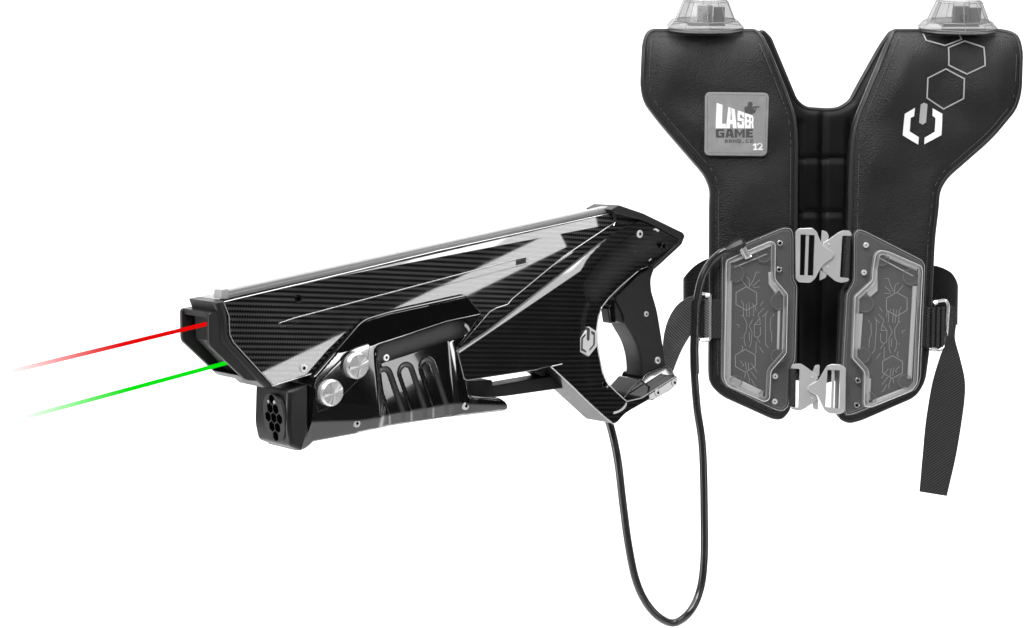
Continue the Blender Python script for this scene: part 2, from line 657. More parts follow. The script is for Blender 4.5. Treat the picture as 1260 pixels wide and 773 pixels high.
# front sleeve: outer profile
f_px = [(257, 385), (300, 378), (330, 470), (303, 468.5), (257.5, 425)]
y0s, y1s = 0.002, 0.066
bm, pr = sleeve('muzzle', f_px, 0.0055, y0s, y1s, 'rubber_black')
top = [(pr[0][0] + 0.0016, pr[0][1]), pr[1], (pr[1][0], pr[1][1] - 0.006), (pr[0][0] + 0.0022, pr[0][1] - 0.0065)]
plate_bm(bm, top, y0s + 0.0040, y1s - 0.0040, 0.0012, 2, rb=0.001)
chin = [pr[3], pr[2], (pr[2][0], pr[2][1] + 0.006), (pr[3][0] - 0.006, pr[3][1] + 0.0062)]
plate_bm(bm, chin, y0s + 0.0040, y1s - 0.0040, 0.0012, 2, rb=0.001)
muz = finish('muzzle', bm, 'rubber_black', gun)
# dark emitter wall inside
plate('emitter_wall', gpoly([(282, 388), (300, 388), (325, 465), (312, 462), (286, 424)], 0.004), 0.006, 0.062, 'matte_black', muz)
# collar behind it
cpx = [(264, 372), (276, 369.5), (281.5, 388), (282.5, 412), (287, 421.5), (337, 476), (327, 477.5), (314, 466), (273, 422), (271, 392)]
plate('muzzle_collar', gpoly(cpx, -0.001), -0.001, GW - 0.005, 'rubber_black', gun, r=0.0045, seg=4, rb=0.005)

# ---- rear cap
cap = [(752, 258), (762, 252.5), (791.5, 262.5), (841, 286.5), (843, 291), (839, 301), (812, 326), (806, 331), (804, 329), (833, 300), (836, 295), (808, 279), (789, 270.5), (757, 263)]
plate('rear_cap', gpoly(cap, -0.0085), -0.0085, 0.040, 'rubber_black', gun, r=0.0012, seg=3, rb=0.001)
plate('cap_step', gpoly([(752, 260), (757, 256), (760, 262), (758, 273), (757, 274)], -0.0006), -0.0006, 0.042, 'rubber_black', gun, r=0.0008, seg=2)

# ---- accent strip
acc = gpoly([(562, 429.5), (603, 383), (611, 379), (625, 374.5), (630, 368), (693, 316), (757, 273.5), (756, 276), (789, 270.5), (748, 296), (690, 341), (600, 409)], -0.002)
plate('accent_strip', acc, -0.002, 0.01, 'carbon_accent', gun, r=0.0008, seg=2)

# ---- rear shell with the hand guard
rear_px = [(563, 431.5, 1), (600, 407.5, 12), (690, 339, 20), (748, 294, 20), (789, 271.5, 1), (808, 279.5, 2), (837, 296.5, 2), (833, 302, 3), (806, 328.5, 3),
           (792, 334, 8), (771, 352, 8), (756, 367, 8), (746, 380, 8), (741, 398, 10), (741, 422, 10), (745, 446, 10), (750.5, 468, 8), (761, 482, 4), (772, 495, 4),
           (790, 490.5, 5), (833.5, 462, 3), (834, 472.5, 3), (824, 481.5, 3), (808, 490, 2), (804, 493, 2), (799, 492, 2), (770, 509, 8), (760.5, 520, 6),
           (755, 522, 2), (678, 451, 1.5), (692, 447.5, 0.5), (662, 455, 2), (575, 468.5, 2), (571, 466.5, 1.5)]
YR = -0.010
rear = gpoly(rnd(rear_px, 2, 3), YR)
t0, t1 = G(741, 410, YR), G(800, 330, YR)
trig = gpoly([(806, 328.5), (792, 334), (771, 352), (756, 367), (746, 380), (741, 398), (741, 422), (745, 446), (750.5, 468)], YR)
up = gpoly([(563, 431.5), (600, 407.5), (690, 339), (748, 294), (789, 271.5)], YR)
q0, q1 = G(575, 428, YR), G(790, 282, YR)
def rear_h(x, z):
    d = min(seg_dist(x, z, trig[i], trig[i + 1]) for i in range(len(trig) - 1))
    e = min(seg_dist(x, z, up[i], up[i + 1]) for i in range(len(up) - 1))
    hgt = 0.010 * (1 - sstep(0, 0.075, d)) ** 1.6
    hgt += max(0.0, line_side(x, z, q0, q1)) * math.tan(R(20))
    return hgt
plate('rear_shell', rear, YR, 0.042, 'carbon_rear_shade', gun, r=0.0014, seg=3, hfn=rear_h, cell=0.005, rb=0.001, cuts=[(q0, q1)], sharp=4, side_m='satin_side')

# ---- rail and webs between fore grip and hand guard
plate('under_rail', gpoly([(560, 470), (606, 468), (607, 475), (690, 460.5), (712, 474), (700, 477), (622, 488), (575, 492)], 0.016), 0.016, 0.044, 'matte_black', gun, r=0.002, seg=2, rb=0.002)
plate('rail_web', gpoly([(656, 457), (674, 452), (692, 466), (676, 470)], 0.020), 0.020, 0.040, 'rubber_black', gun, r=0.001, seg=2)

# ---- fore grip: glossy housing with finger scoops
yh = -0.006
hpx = [(381, 474, 1.5), (385, 462.5, 2), (411, 432, 4), (443, 398, 4), (452, 391.5, 5), (480, 383, 6), (573, 362.5, 1.5), (579, 370, 1.5), (592, 386, 1), (564, 429, 2), (574, 468, 3),
       (577, 486, 2), (592, 487.5, 3), (613, 489, 4), (622, 495, 4), (624.5, 503.5, 2), (620, 506.5, 2), (557.5, 515.5, 2), (485, 526.5, 4), (440, 535.5, 2), (391, 545.5, 1), (388, 551, 3), (382, 556, 3), (372, 557, 2), (377, 540, 2)]
house = gpoly(rnd(hpx, 2, 3), yh)
crest = [G(*q, yh) for q in ((456, 424), (500, 410), (545, 395), (577, 387.5))]
low = [G(*q, yh) for q in ((383, 519), (440, 517.5), (485, 510), (560, 497), (624, 499))]
grooves = [((473, 464), (496, 530), 11.5), ((500, 458.5), (523, 527), 11.5), ((526, 452.5), (550, 523), 11.5)]
grl = [(G(*a, yh), G(*b, yh), w_ * 0.00098) for a, b, w_ in grooves]
def house_h(x, z):
    h_ = 0.0
    # lower chamfer
    zz = None
    for a, b in zip(low, low[1:]):
        if a[0] <= x <= b[0]:
            zz = a[1] + (b[1] - a[1]) * (x - a[0]) / (b[0] - a[0])
    if zz is None: zz = low[0][1] if x < low[0][0] else low[-1][1]
    if z < zz: h_ += (zz - z) * 0.5
    # scoop under the crest
    zc = None
    for a, b in zip(crest, crest[1:]):
        if a[0] <= x <= b[0]:
            zc = a[1] + (b[1] - a[1]) * (x - a[0]) / (b[0] - a[0])
    ztop_ = zc if zc is not None else (crest[0][1] if x < crest[0][0] else crest[-1][1])
    if z > ztop_: h_ += (z - ztop_) * 0.14
    if zc is not None and z < zc:
        d = zc - z
        fx = sstep(crest[0][0], crest[0][0] + 0.012, x) * (1 - sstep(crest[-1][0] - 0.035, crest[-1][0], x))
        h_ += fx * 0.0045 * sstep(0, 0.026, d)
    # finger grooves
    for a, b, w_ in grl:
        d = seg_dist(x, z, a, b)
        if d < w_ * 1.1:
            h_ += 0.0020 * (1 - sstep(w_ * 0.62, w_ * 1.0, d))
    return h_
cutlines = [(low[1], low[3]), (crest[0], crest[-1])]
fg = plate('fore_grip', house, yh - 0.004, GW + 0.008, 'gloss_black', gun, r=0.003, seg=4, hfn=house_h, cell=0.0014, rb=0.006, sharp=70, side_m=None)

bpx = [(387, 476, 2), (430, 432, 5), (437, 428, 4), (454, 422.5, 2), (456, 426, 2), (453.5, 442, 3), (443, 467, 4), (408, 501.5, 6), (392, 508, 2), (387.5, 488, 2)]
yp = yh - 0.006
plate('button_panel', gpoly(rnd(bpx, 2, 3), yp), yp + 0.0005, yp + 0.008, 'gloss_black', fg, r=0.0012, seg=2)

def button(px, py):
    cx, cz = G(px, py, yp - 0.005)
    r_ = 0.0150
    bm = bmesh.new()
    n = 40
    rings = []
    for rr, yy in ((r_, yp + 0.002), (r_, yp - 0.0055), (r_ * 0.86, yp - 0.0085)):
        rings.append([bm.verts.new((cx + rr * math.cos(2 * math.pi * k / n), yy, cz + rr * math.sin(2 * math.pi * k / n))) for k in range(n)])
    for A, B in zip(rings, rings[1:]):
        for k in range(n):
            j = (k + 1) % n
            bm.faces.new((A[k], A[j], B[j], B[k]))
    o = finish('button', bm, 'turned_metal', fg, sharp=28)
    # faceted turned face
    bm = bmesh.new()
    m = 9
    for k in range(m):
        a0, a1 = 2 * math.pi * k / m + 0.2, 2 * math.pi * (k + 1) / m + 0.2
        tilt = (0.0012, -0.0004, 0.0008, 0.0, 0.0014, -0.0006, 0.001, 0.0002, 0.0006)[k]
        c = bm.verts.new((cx, yp - 0.0108, cz))
        arc_ = [bm.verts.new((cx + r_ * 0.86 * math.cos(a0 + (a1 - a0) * q / 4), yp - 0.0085 - (tilt if q < 2 else 0), cz + r_ * 0.86 * math.sin(a0 + (a1 - a0) * q / 4))) for q in range(5)]
        for q in range(4): bm.faces.new((c, arc_[q], arc_[q + 1]))
    bmesh.ops.recalc_face_normals(bm, faces=bm.faces)
    for f in bm.faces:
        if f.normal.y > 0: f.normal_flip()
    finish('button_face', bm, 'turned_metal', o, sharp=9)
    return o
button(408, 483.5)
button(439.5, 450)

# ---- speaker nose on the fore grip
npx = [(355, 481, 3), (380, 474, 1), (381, 532, 2), (373, 556, 3), (358, 550, 4), (353.5, 530, 8)]
nose = plate('speaker_nose', gpoly(rnd(npx, 2, 3), yh - 0.001), yh - 0.001, GW + 0.002, 'nose_black', fg, r=0.005, seg=4, rb=0.006)
xf = min(q[0] for q in gpoly(npx, yh - 0.001)) + 0.0008
def xplate(name, yz, x0, x1, m, parent, **kw):
    """plate facing the muzzle direction: outline in (y, z), thickness along x"""
    bm = bmesh.new()
    p = yz if area2(yz) < 0 else list(reversed(yz))
    A = [bm.verts.new((x0, y, z)) for (y, z) in p]
    B = [bm.verts.new((x1, y, z)) for (y, z) in p]
    n = len(p)
    bm.faces.new(A)
    bm.faces.new(list(reversed(B)))
    for i in range(n):
        j = (i + 1) % n
        bm.faces.new((A[i], B[i], B[j], A[j]))
    bmesh.ops.recalc_face_normals(bm, faces=bm.faces)
    return finish(name, bm, m, parent, wn=False)
oc = GXP(338, 514, xf)
oy = abs(GXP(325.5, 514, xf)[0] - GXP(350, 514, xf)[0]) / 2
oz = abs(GXP(338, 486, xf)[1] - GXP(338, 543, xf)[1]) / 2
ov = [(oc[0] + oy * math.copysign(abs(math.cos(a)) ** 0.8, math.cos(a)), oc[1] + oz * math.copysign(abs(math.sin(a)) ** 0.8, math.sin(a))) for a in [2 * math.pi * k / 32 for k in range(32)]]
grille = xplate('speaker_grille', ov, xf - 0.0012, xf + 0.003, 'grille_grey', nose)
bm = bmesh.new()
pit = oy * 0.56
for r_ in range(-3, 4):
    for c_ in range(-2, 3):
        cy = oc[0] + (c_ + (0.5 if r_ % 2 else 0)) * pit
        cz = oc[1] + r_ * pit * 0.87
        if ((cy - oc[0]) / (oy * 0.86)) ** 2 + ((cz - oc[1]) / (oz * 0.84)) ** 2 > 1: continue
        h6 = [(cy + pit * 0.5 * math.cos(R(30 + 60 * k)), cz + pit * 0.5 * math.sin(R(30 + 60 * k))) for k in range(6)]
        A = [bm.verts.new((xf - 0.0014, y, z)) for (y, z) in h6]
        B = [bm.verts.new((xf + 0.001, y, z)) for (y, z) in h6]
        bm.faces.new(A); bm.faces.new(list(reversed(B)))
        for i in range(6): bm.faces.new((A[i], B[i], B[(i + 1) % 6], A[(i + 1) % 6]))
bmesh.ops.recalc_face_normals(bm, faces=bm.faces)
finish('grille_hole_shade', bm, 'hole_shade', grille, wn=False)  # black plates stand for the shade inside the grille openings
for q in ((332.5, 493.5), (339.5, 494.5)):
    c = GXP(q[0], q[1], xf)
    xplate('glint_disc', circ(c[0], c[1], 0.0018, 10), xf - 0.0026, xf, 'screw_steel', nose)  # small steel discs stand in for two bright glints on the nose

# ---- pistol grip, trigger, guard block
gp = [(757, 366, 2), (790, 333, 2), (812, 320, 1), (806, 332, 5), (802, 343, 6), (802.5, 357, 8), (810, 382, 10), (821, 451, 2), (822, 458, 1), (791, 471, 1), (789.5, 441, 8), (784, 421.5, 8), (771, 400, 6), (767, 385, 4)]
ygp = 0.008
def grip_h(x, z):
    return 0
pg = plate('pistol_grip', gpoly(rnd(gp, 2, 3), ygp), ygp, 0.042, 'grip_black', gun, r=0.004, seg=4, rb=0.004)
inset = [(772, 396, 3), (790, 397, 10), (800, 420, 10), (804, 452, 3), (793, 462, 2), (791.5, 441, 6), (786, 421, 6)]
tr = [(748, 378, 3), (752, 373, 3), (757, 378, 3), (758.5, 398, 1.5), (751, 398.5, 2)]
plate('trigger', gpoly(rnd(tr, 2, 3), 0.016), 0.016, 0.032, 'gloss_black', gun, r=0.002, seg=3, rb=0.002)
plate('trigger_block', gpoly([(756, 372), (764, 364), (772, 374), (772, 400), (758, 395)], 0.013), 0.013, 0.036, 'rubber_black', gun, r=0.0015, seg=3)
plate('guard_block', gpoly(rnd([(768, 490, 2), (772, 484, 2), (788, 466, 2), (806, 468, 2), (832, 462, 1), (826, 474, 2), (786, 496, 2)], 2, 3), 0.006), 0.006, 0.046, 'gloss_black', gun, r=0.0015, seg=3)
plate('grip_collar', gpoly(rnd([(790, 470, 2), (794, 461, 2), (818, 450, 2), (827, 455, 2), (831, 462, 1), (800, 478, 2)], 2, 3), 0.0045), 0.0045, 0.046, 'gloss_black', gun, r=0.0015, seg=3)

# ---- highlights of the polished bevels, laid on as silver tubes
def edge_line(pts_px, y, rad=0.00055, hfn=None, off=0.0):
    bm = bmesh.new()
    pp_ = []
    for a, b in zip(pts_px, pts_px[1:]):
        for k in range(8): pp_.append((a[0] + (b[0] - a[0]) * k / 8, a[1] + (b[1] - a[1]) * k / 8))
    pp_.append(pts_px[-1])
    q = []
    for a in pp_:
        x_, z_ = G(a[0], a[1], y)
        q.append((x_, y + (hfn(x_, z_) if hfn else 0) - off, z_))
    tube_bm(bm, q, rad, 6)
    return finish('edge_highlight', bm, 'highlight_silver', gun, wn=False)
edge_line([(275, 371), (281.8, 389), (282.8, 412), (287.3, 421.5), (336, 474.8), (384, 460)], 0.0, 0.0005)
edge_line([(276, 371.5), (540, 309), (752, 263)], 0.0, 0.0005, body_h)
edge_line([(344, 397.6), (362, 391.2), (640, 317.6), (649, 316.2), (649, 325)], -0.0008, 0.0002)
edge_line([(562.5, 430), (603, 383.5), (611, 379), (625, 374.5), (630, 368), (693, 316), (757, 273.5), (755, 278)], -0.002, 0.0005)
edge_line([(692, 447.8), (678, 451), (755, 521.5)], YR, 0.0009, rear_h, -0.0006)
edge_line([(792, 334.5), (771, 352.5), (756, 367.5), (746.5, 380), (741.8, 398), (741.8, 422), (745.6, 446), (751, 467), (761.5, 481.5), (773, 494.5), (790, 490), (833, 462.5)], YR, 0.0007, rear_h, -0.0006)
edge_line([(563, 431.5), (571.5, 466.5), (575, 468), (662, 454.8)], YR, 0.0004, rear_h, -0.0006)

# ---- emblem
ye = YR - 0.0005
dep = rear_h(*G(723, 420, YR))
ye += dep
em = plate('emblem', gpoly([(724, 402), (734, 408.5), (733.3, 426), (723.4, 438.5), (712.8, 433), (713.2, 416)], ye), ye - 0.0022, ye + 0.004, 'emblem_silver', gun, r=0.0004, seg=1, label='pale hexagonal power symbol emblem')
def epx(l): return gpoly([(690 + a / 12.883, 390 + b / 12.883) for a, b in l], ye - 0.0022)
for l in ([(415, 190), (437, 172), (460, 190), (454, 362), (432, 380), (413, 362)],
          [(386, 262), (391, 297), (350, 345), (345, 498), (402, 540), (400, 570), (320, 530), (325, 335)],
          [(484, 218), (540, 250), (540, 440), (455, 540), (455, 508), (514, 440), (520, 290), (482, 262)]):
    plate('emblem_mark', epx(l), ye - 0.0025, ye, 'dark_grey_print', em)

# ---- screws
for (px, py, y, r_, mt) in ((373.6, 453, 0, 0.0050, 'screw_steel'), (367, 367.5, 0, 0.0046, 'gloss_black'), (787, 288, -0.0085, 0.0050, 'screw_steel'),
                            (816, 303, -0.009, 0.0040, 'gloss_black'), (743, 473, -0.002, 0.0040, 'gloss_black'), (795, 386.5, 0.008, 0.0036, 'screw_steel'),
                            (809, 443.5, 0.008, 0.0046, 'screw_steel'), (809, 483.2, -0.010, 0.0046, 'screw_steel'), (829.5, 470.8, -0.010, 0.0046, 'screw_steel'),
                            (475, 440, 0.0, 0.0042, 'screw_steel'), (439, 521, -0.008, 0.0046, 'steel'), (573, 499.6, -0.009, 0.0048, 'screw_steel')):
    x_, z_ = G(px, py, y)
    par = gun
    if 380 < px < 620 and py > 400:
        y = yh - 0.004 + house_h(x_, z_)
        x_, z_ = G(px, py, y)
        par = fg
    screw(par, x_, z_, y, r_, mt, label='white metal screw' if mt == 'screw_steel' else None)

# ================================================================== LASER BEAMS
def beam(name, label, a, b, y, rad, m):
    A, B = G(a[0], a[1], y), G(b[0], b[1], y)
    A, B = Vector((A[0], y, A[1])), Vector((B[0], y, B[1]))
    L = (B - A).length
    bm = bmesh.new()
    tube_bm(bm, [(-L, 0, 0), (0, 0, 0)], rad, 12)
    o = finish(name, bm, m, wn=False)
    xa = (GROT @ (A - B)).normalized()
    q = Vector((1, 0, 0)).rotation_difference(xa)
    o['kind'] = 'thing'
    o.rotation_mode = 'QUATERNION'
    o.rotation_quaternion = q
    o.location = g2w(A)
    tag(o, label, 'laser beam')
beam('laser_beam', 'red laser beam shining from the gun muzzle, the upper of two', (296, 388.5), (5, 459.2), 0.030, 0.0023, 'red_beam')
beam('laser_beam', 'green laser beam shining from the gun muzzle, the lower of two', (305, 439.5), (18, 517.1), 0.030, 0.0023, 'green_beam')

# ================================================================== VEST
vest = empty('laser_vest', VO)
tag(vest, 'black leather laser tag vest with clear sensor covers and metal buckles', 'laser vest')

def vtube_loop(name, poly, y, rad, m, parent, hfn=None):
    bm = bmesh.new()
    loop_tube_bm(bm, [(x, y + (hfn(x, z) if hfn else 0), z) for x, z in poly], rad)
    return finish(name, bm, m, parent, wn=False)

def stitches(poly, y, hfn, parent, step=0.0034, dash=0.0022, rad=0.0004):
    bm = bmesh.new()
    pts = [Vector(p) for p in poly]
    acc_ = 0.0
    N = len(pts)
    for i in range(N):
        a, b = pts[i], pts[(i + 1) % N]
        L = (b - a).length
        if L < 1e-9: continue
        d = (b - a) / L
        s = -acc_
        while s + dash < L:
            if s >= 0:
                p, q = a + d * s, a + d * (s + dash)
                tube_bm(bm, [(p.x, y + hfn(p.x, p.y), p.y), (q.x, y + hfn(q.x, q.y), q.y)], rad, 4)
            s += step
        acc_ = max(0.0, L - s) if s < L else 0.0
    return finish('stitching', bm, 'stitch_grey', parent, wn=False)

left_px = [(800, 33.5, 9), (933, 33.5, 6), (939, 42, 5), (953, 77, 15), (968, 114, 15), (979, 146, 15), (981, 172, 15), (980, 283, 5), (979, 344, 5), (981, 354, 5), (979, 446, 5), (973, 455, 4), (972, 504, 8),
           (962, 515, 8), (952, 514, 6), (890, 486, 10), (876, 472, 10), (875, 455, 8), (876, 250, 15), (877, 232, 12), (870, 214, 15), (813, 148, 15), (795, 124, 12), (790.5, 106, 12), (793, 52, 10)]
right_px = [(1104, 34, 4), (1240, 33.5, 8), (1256, 40, 9), (1259, 60, 9), (1257, 112, 12), (1251, 133, 14), (1221, 169, 15), (1166, 217, 15), (1156, 234, 14), (1154.5, 256, 12), (1150, 292, 12), (1143, 431, 10), (1138, 469, 10),
            (1127, 487, 10), (1060, 516, 8), (1046, 519.5, 6), (1036, 515, 6), (1033, 507, 6), (1035, 445, 6), (1038, 359, 6), (1046, 347, 5), (1047.5, 250, 10), (1049, 190, 15), (1051, 164, 12), (1057, 142, 15), (1074, 101, 15), (1097, 47, 6)]
TH_P = 0.022
def make_panel(px, seed, lumps):
    poly = ccw(vpoly(rnd(px, 8, 5)))
    ztop = max(z for x, z in poly)
    def hh(x, z):
        d = poly_dist(x, z, poly)
        h_ = 0.005 * (1 - sstep(0, 0.012, d)) ** 1.3            # puffed edges
        t_ = max(0, min(1, 1 - (ztop - z) / 0.05))
        h_ += 0.030 * (1 - math.sqrt(max(0, 1 - t_ * t_)))        # folds back over the shoulder
        e = sstep(0.008, 0.03, d)
        h_ += e * 0.0045 * (noise.noise(Vector((x * 9 + seed, z * 9, seed))) + 0.5 * noise.noise(Vector((x * 22, z * 22 + seed, 2.0))))
        for (lx, lz, lr, la) in lumps:
            q = V(lx, lz)
            rr = math.hypot(x - q[0], z - q[1]) / (lr * VK)
            if rr < 1: h_ -= e * la * (1 - rr * rr) ** 2
        return h_
    p = plate('front_panel', poly, 0.0, TH_P + 0.02, 'leather', vest, r=0.003, seg=3, hfn=hh, cell=0.006, sharp=50)
    b_ = offset(poly, 0.0015)
    vtube_loop('binding', b_, 0.0035, 0.0042, 'binding_black', p, hh)
    stitches(offset(poly, 0.0085), -0.0013, hh, p)
    return p, poly, hh
pl, polyl, hl = make_panel(left_px, 3.1, [(825, 75, 60, 0.006), (900, 100, 50, 0.004), (850, 165, 50, 0.005), (955, 150, 40, 0.004), (930, 240, 50, 0.003)])
pr_, polyr, hr = make_panel(right_px, 7.7, [(1105, 100, 60, 0.008), (1215, 105, 55, 0.006), (1085, 190, 45, 0.004), (1160, 175, 50, 0.003)])

# ---- back panel and shoulders
YB = 0.11
back_px = [(930, 39, 3), (940, 37, 3), (949, 46, 4), (959, 70, 15), (981, 123, 12), (992, 132, 10), (1020, 133.8, 5), (1032, 132.5, 10), (1046, 124, 12), (1058, 101, 15), (1085, 53, 10), (1096, 38, 4), (1106, 36.5, 4), (1115, 60, 5),
           (1085, 250, 5), (1085, 455, 10), (1040, 464, 5), (1016, 471, 4), (978, 467, 5), (940, 455, 10), (940, 250, 5), (905, 60, 5)]
bpoly = ccw(vpoly(rnd(back_px, 5, 4), YB))
gv = [((1013, 142), (1010, 470), 3.5), ((984, 150), (984, 470), 2.6), ((1046, 150), (1038, 470), 2.6)]
gh = [((985, 195.5), (1044, 195.5), 2.6), ((985, 262), (1044, 262), 2.6)]
grv = [(V(*a, YB), V(*b, YB), w_ * VK) for a, b, w_ in gv + gh]
def back_h(x, z):
    d = poly_dist(x, z, bpoly)
    h_ = 0.005 * (1 - sstep(0, 0.010, d))
    for a, b, w_ in grv:
        q = seg_dist(x, z, a, b)
        h_ += 0.0035 * math.exp(-(q / w_) ** 2)
    return h_
bkp = plate('back_panel', bpoly, YB, YB + 0.025, 'back_black', vest, r=0.003, seg=3, hfn=back_h, cell=0.0035, sharp=50)
vtube_loop('binding', offset(bpoly, 0.002), YB + 0.002, 0.0035, 'binding_black', bkp, back_h)
for (a, b) in (((797, 39), (936, 39)), ((1106, 39), (1255, 39))):
    # shoulder strap: closes the top between front and back panels
    bm = bmesh.new()
    x0_, z0_ = V(a[0] + 4, a[1])
    x1_, _ = V(b[0] - 4, b[1])
    prof = [(0.028, -0.0035), (0.05, 0.003), (0.08, 0.004), (0.115, -0.002), (0.118, -0.03), (0.03, -0.03)]
    A = [bm.verts.new((x0_, y, z0_ + z)) for y, z in prof]
    B = [bm.verts.new((x1_, y, z0_ + z)) for y, z in prof]
    n = len(prof)
    bm.faces.new(A); bm.faces.new(list(reversed(B)))
    for i in range(n): bm.faces.new((A[i], B[i], B[(i + 1) % n], A[(i + 1) % n]))
    bmesh.ops.recalc_face_normals(bm, faces=bm.faces)
    finish('shoulder_pad', bm, 'leather', vest)

# ---- shoulder lights
def shoulder_light(cxp, byp, kind):
    root = bpy.data.objects.new('shoulder_light', None)
    root.empty_display_size = 0.03
    COL.objects.link(root)
    root.parent = vest
    x_, z_ = V(cxp, byp, 0.030)
    root.location = (x_, 0.030, z_)
    root.rotation_euler = (R(15), 0, 0)
    n = 10
    def fr(lv, m, name, ph=0.0, sharp=12):
        bm = bmesh.new()
        rings = [[bm.verts.new((r_ * math.cos(ph + 2 * math.pi * (k + 0.5) / n), r_ * 0.92 * math.sin(ph + 2 * math.pi * (k + 0.5) / n), zz)) for k in range(n)] for r_, zz in lv]
        for A, B in zip(rings, rings[1:]):
            for k in range(n):
                j = (k + 1) % n
                bm.faces.new((A[k], A[j], B[j], B[k]))
        bm.faces.new(list(reversed(rings[0]))); bm.faces.new(rings[-1])
        return finish(name, bm, m, root, sharp=sharp)
    fr([(0.0510, 0.0), (0.0517, 0.004), (0.0440, 0.0125)], 'clear_base', 'flange')
    fr([(0.0405, 0.0127), (0.0300, 0.0375), (0.0276, 0.0395)], 'clear_dome', 'dome')
    bm = bmesh.new()
    def pt(r_, zz, k): return (r_ * math.cos(2 * math.pi * (k + 0.5) / n), r_ * 0.92 * math.sin(2 * math.pi * (k + 0.5) / n), zz)
    for lv in ([(0.0517, 0.004), (0.0440, 0.0126)], [(0.0405, 0.0127), (0.0300, 0.0375), (0.0276, 0.0396)]):
        for k in range(n):
            tube_bm(bm, [pt(r_, zz, k) for r_, zz in lv], 0.00045, 6)
        for r_, zz in lv:
            for k in range(n): tube_bm(bm, [pt(r_, zz, k), pt(r_, zz, k + 1)], 0.00045, 6)
    finish('facet_edge', bm, 'edge_grey', root, wn=False)  # grey tubes stand in for the lines refraction draws along the facets
    def bx(name, x0, x1, y0, y1, z0, z1, m):
        bm = bmesh.new()
        plate_bm(bm, [(x0, z0), (x1, z0), (x1, z1), (x0, z1)], y0, y1, 0.0006, 1)
        return finish(name, bm, m, root)
    cx = -0.001 if kind == 0 else 0.003
    bx('circuit_post', cx - 0.0095, cx + 0.0095, -0.010, 0.004, 0.009, 0.032, 'pcb_pale' if kind == 0 else 'pcb_grey')
    bx('sensor_chip', cx - 0.004 + 0.001, cx + 0.004 + 0.001, -0.0125, -0.009, 0.0135, 0.022, 'chip_black')
    bx('side_board', cx + 0.0115, cx + 0.026, -0.004, 0.0, 0.010, 0.030, 'pcb_grey')
    bx('base_board', -0.024, 0.024, -0.022, 0.022, 0.007, 0.0088, 'pcb_grey')
    return root
shoulder_light(867.5, 36.5, 0)['label'] = 'clear shoulder light with a pale circuit post inside'
shoulder_light(1178, 37.5, 1)['label'] = 'clear shoulder light with a dark circuit post inside'

# ---- prints on the right panel
def surf(px, py, hh):
    x_, z_ = V(px, py)
    return hh(x_, z_)
def draped(name, poly_px, hh, m, parent, lift=0.0012, cell=0.004, label=None):
    poly = vpoly(poly_px)
    bm = bmesh.new()
    plate_bm(bm, poly, -lift, 0.0008, 0.0, 1, hfn=hh, cell=cell)
    # keep the back following the leather too
    for v in bm.verts:
        if abs(v.co.y - 0.0008) < 1e-7: v.co.y = 0.0008 + hh(v.co.x, v.co.z)
    return finish(name, bm, m, parent, label, wn=False)
def px4(l, ox, oy, f): return [(ox + a / f, oy + b / f) for a, b in l]
ZR = (1050, 30, 4.548)
sym = [('symbol_arc', [(340, 470), (336, 517), (318, 525), (314, 600), (365, 632), (362, 673), (275, 622), (284, 503)], 'white_print'),
       ('symbol_arc', [(441, 472), (495, 503), (489, 622), (396, 672), (398, 635), (452, 603), (457, 527), (440, 513)], 'white_print'),
       ('symbol_stem', [(372, 452), (390, 441), (411, 450), (404, 550), (386, 563), (366, 552)], 'light_grey_print')]
pwr = None
for nm, l, m in sym:
    draped(nm, px4(l, *ZR), hr, m, pr_)
def hexring(pts_px, wpx, parent, closed=True):
    bm = bmesh.new()
    poly = vpoly(pts_px)
    n = len(poly)
    for i in range(n if closed else n - 1):
        a, b = Vector(poly[i]), Vector(poly[(i + 1) % n])
        d = (b - a).normalized()
        nn = Vector((-d.y, d.x)) * wpx * VK / 2
        e = d * wpx * VK * 0.28
        steps = max(2, int((b - a).length / 0.004))
        prev = None
        for k in range(steps + 1):
            q = a - e + (b - a + 2 * e) * (k / steps)
            row = []
            for s, yy in ((1, -0.0012), (-1, -0.0012), (-1, 0.001), (1, 0.001)):
                w_ = q + nn * s
                row.append(bm.verts.new((w_.x, yy + hr(q.x, q.y), w_.y)))
            if prev:
                for j in range(4): bm.faces.new((prev[j], prev[(j + 1) % 4], row[(j + 1) % 4], row[j]))
            else: bm.faces.new(row)
            prev = row
        bm.faces.new(list(reversed(prev)))
    bmesh.ops.recalc_face_normals(bm, faces=bm.faces)
    return finish('hexagon_print', bm, 'light_grey_print', parent, wn=False)
hexring(px4([(516, 251), (615, 308), (612, 418), (503, 475), (407, 414), (412, 304)], *ZR), 1.5, pr_)
hexring(px4([(629, 90), (733, 128), (731, 234), (630, 282), (531, 230), (533, 130)], *ZR), 1.5, pr_)
hexring(px4([(405, 44), (413, 86), (515, 118), (613, 80), (607, 50)], *ZR), 1.5, pr_, closed=False)

# ---- patch
ZP = (865, 110, 9.094)
pp = rnd([(18, 34, 65), (735, 44, 65), (712, 752, 65), (12, 742, 65)], 65, 6)
PC = V(906, 153)
def patch_base(x, z):
    return hl(x, z)
y_pt = min(patch_base(*V(*q)) for q in px4(pp, *ZP)) - 0.001
gx = (patch_base(*V(940, 153)) - patch_base(*V(872, 153))) / (V(940, 153)[0] - V(872, 153)[0])
_off = min(patch_base(PC[0] + i * 0.0095, PC[1] + j * 0.0095) - 0.5 * gx * i * 0.0095 for i in range(-4, 5) for j in range(-4, 5)) + 0.0006
def flat_h(x, z):                             # the patch is a stiff plate lying on the leather
    return _off + 0.5 * gx * (x - PC[0])
patch = plate('patch', vpoly(px4(pp, *ZP)), -0.0018, 0.008, 'patch_leather', vest, r=0.0012, seg=3, hfn=flat_h, cell=0.02, label='grey square leather patch with white and dark lettering')
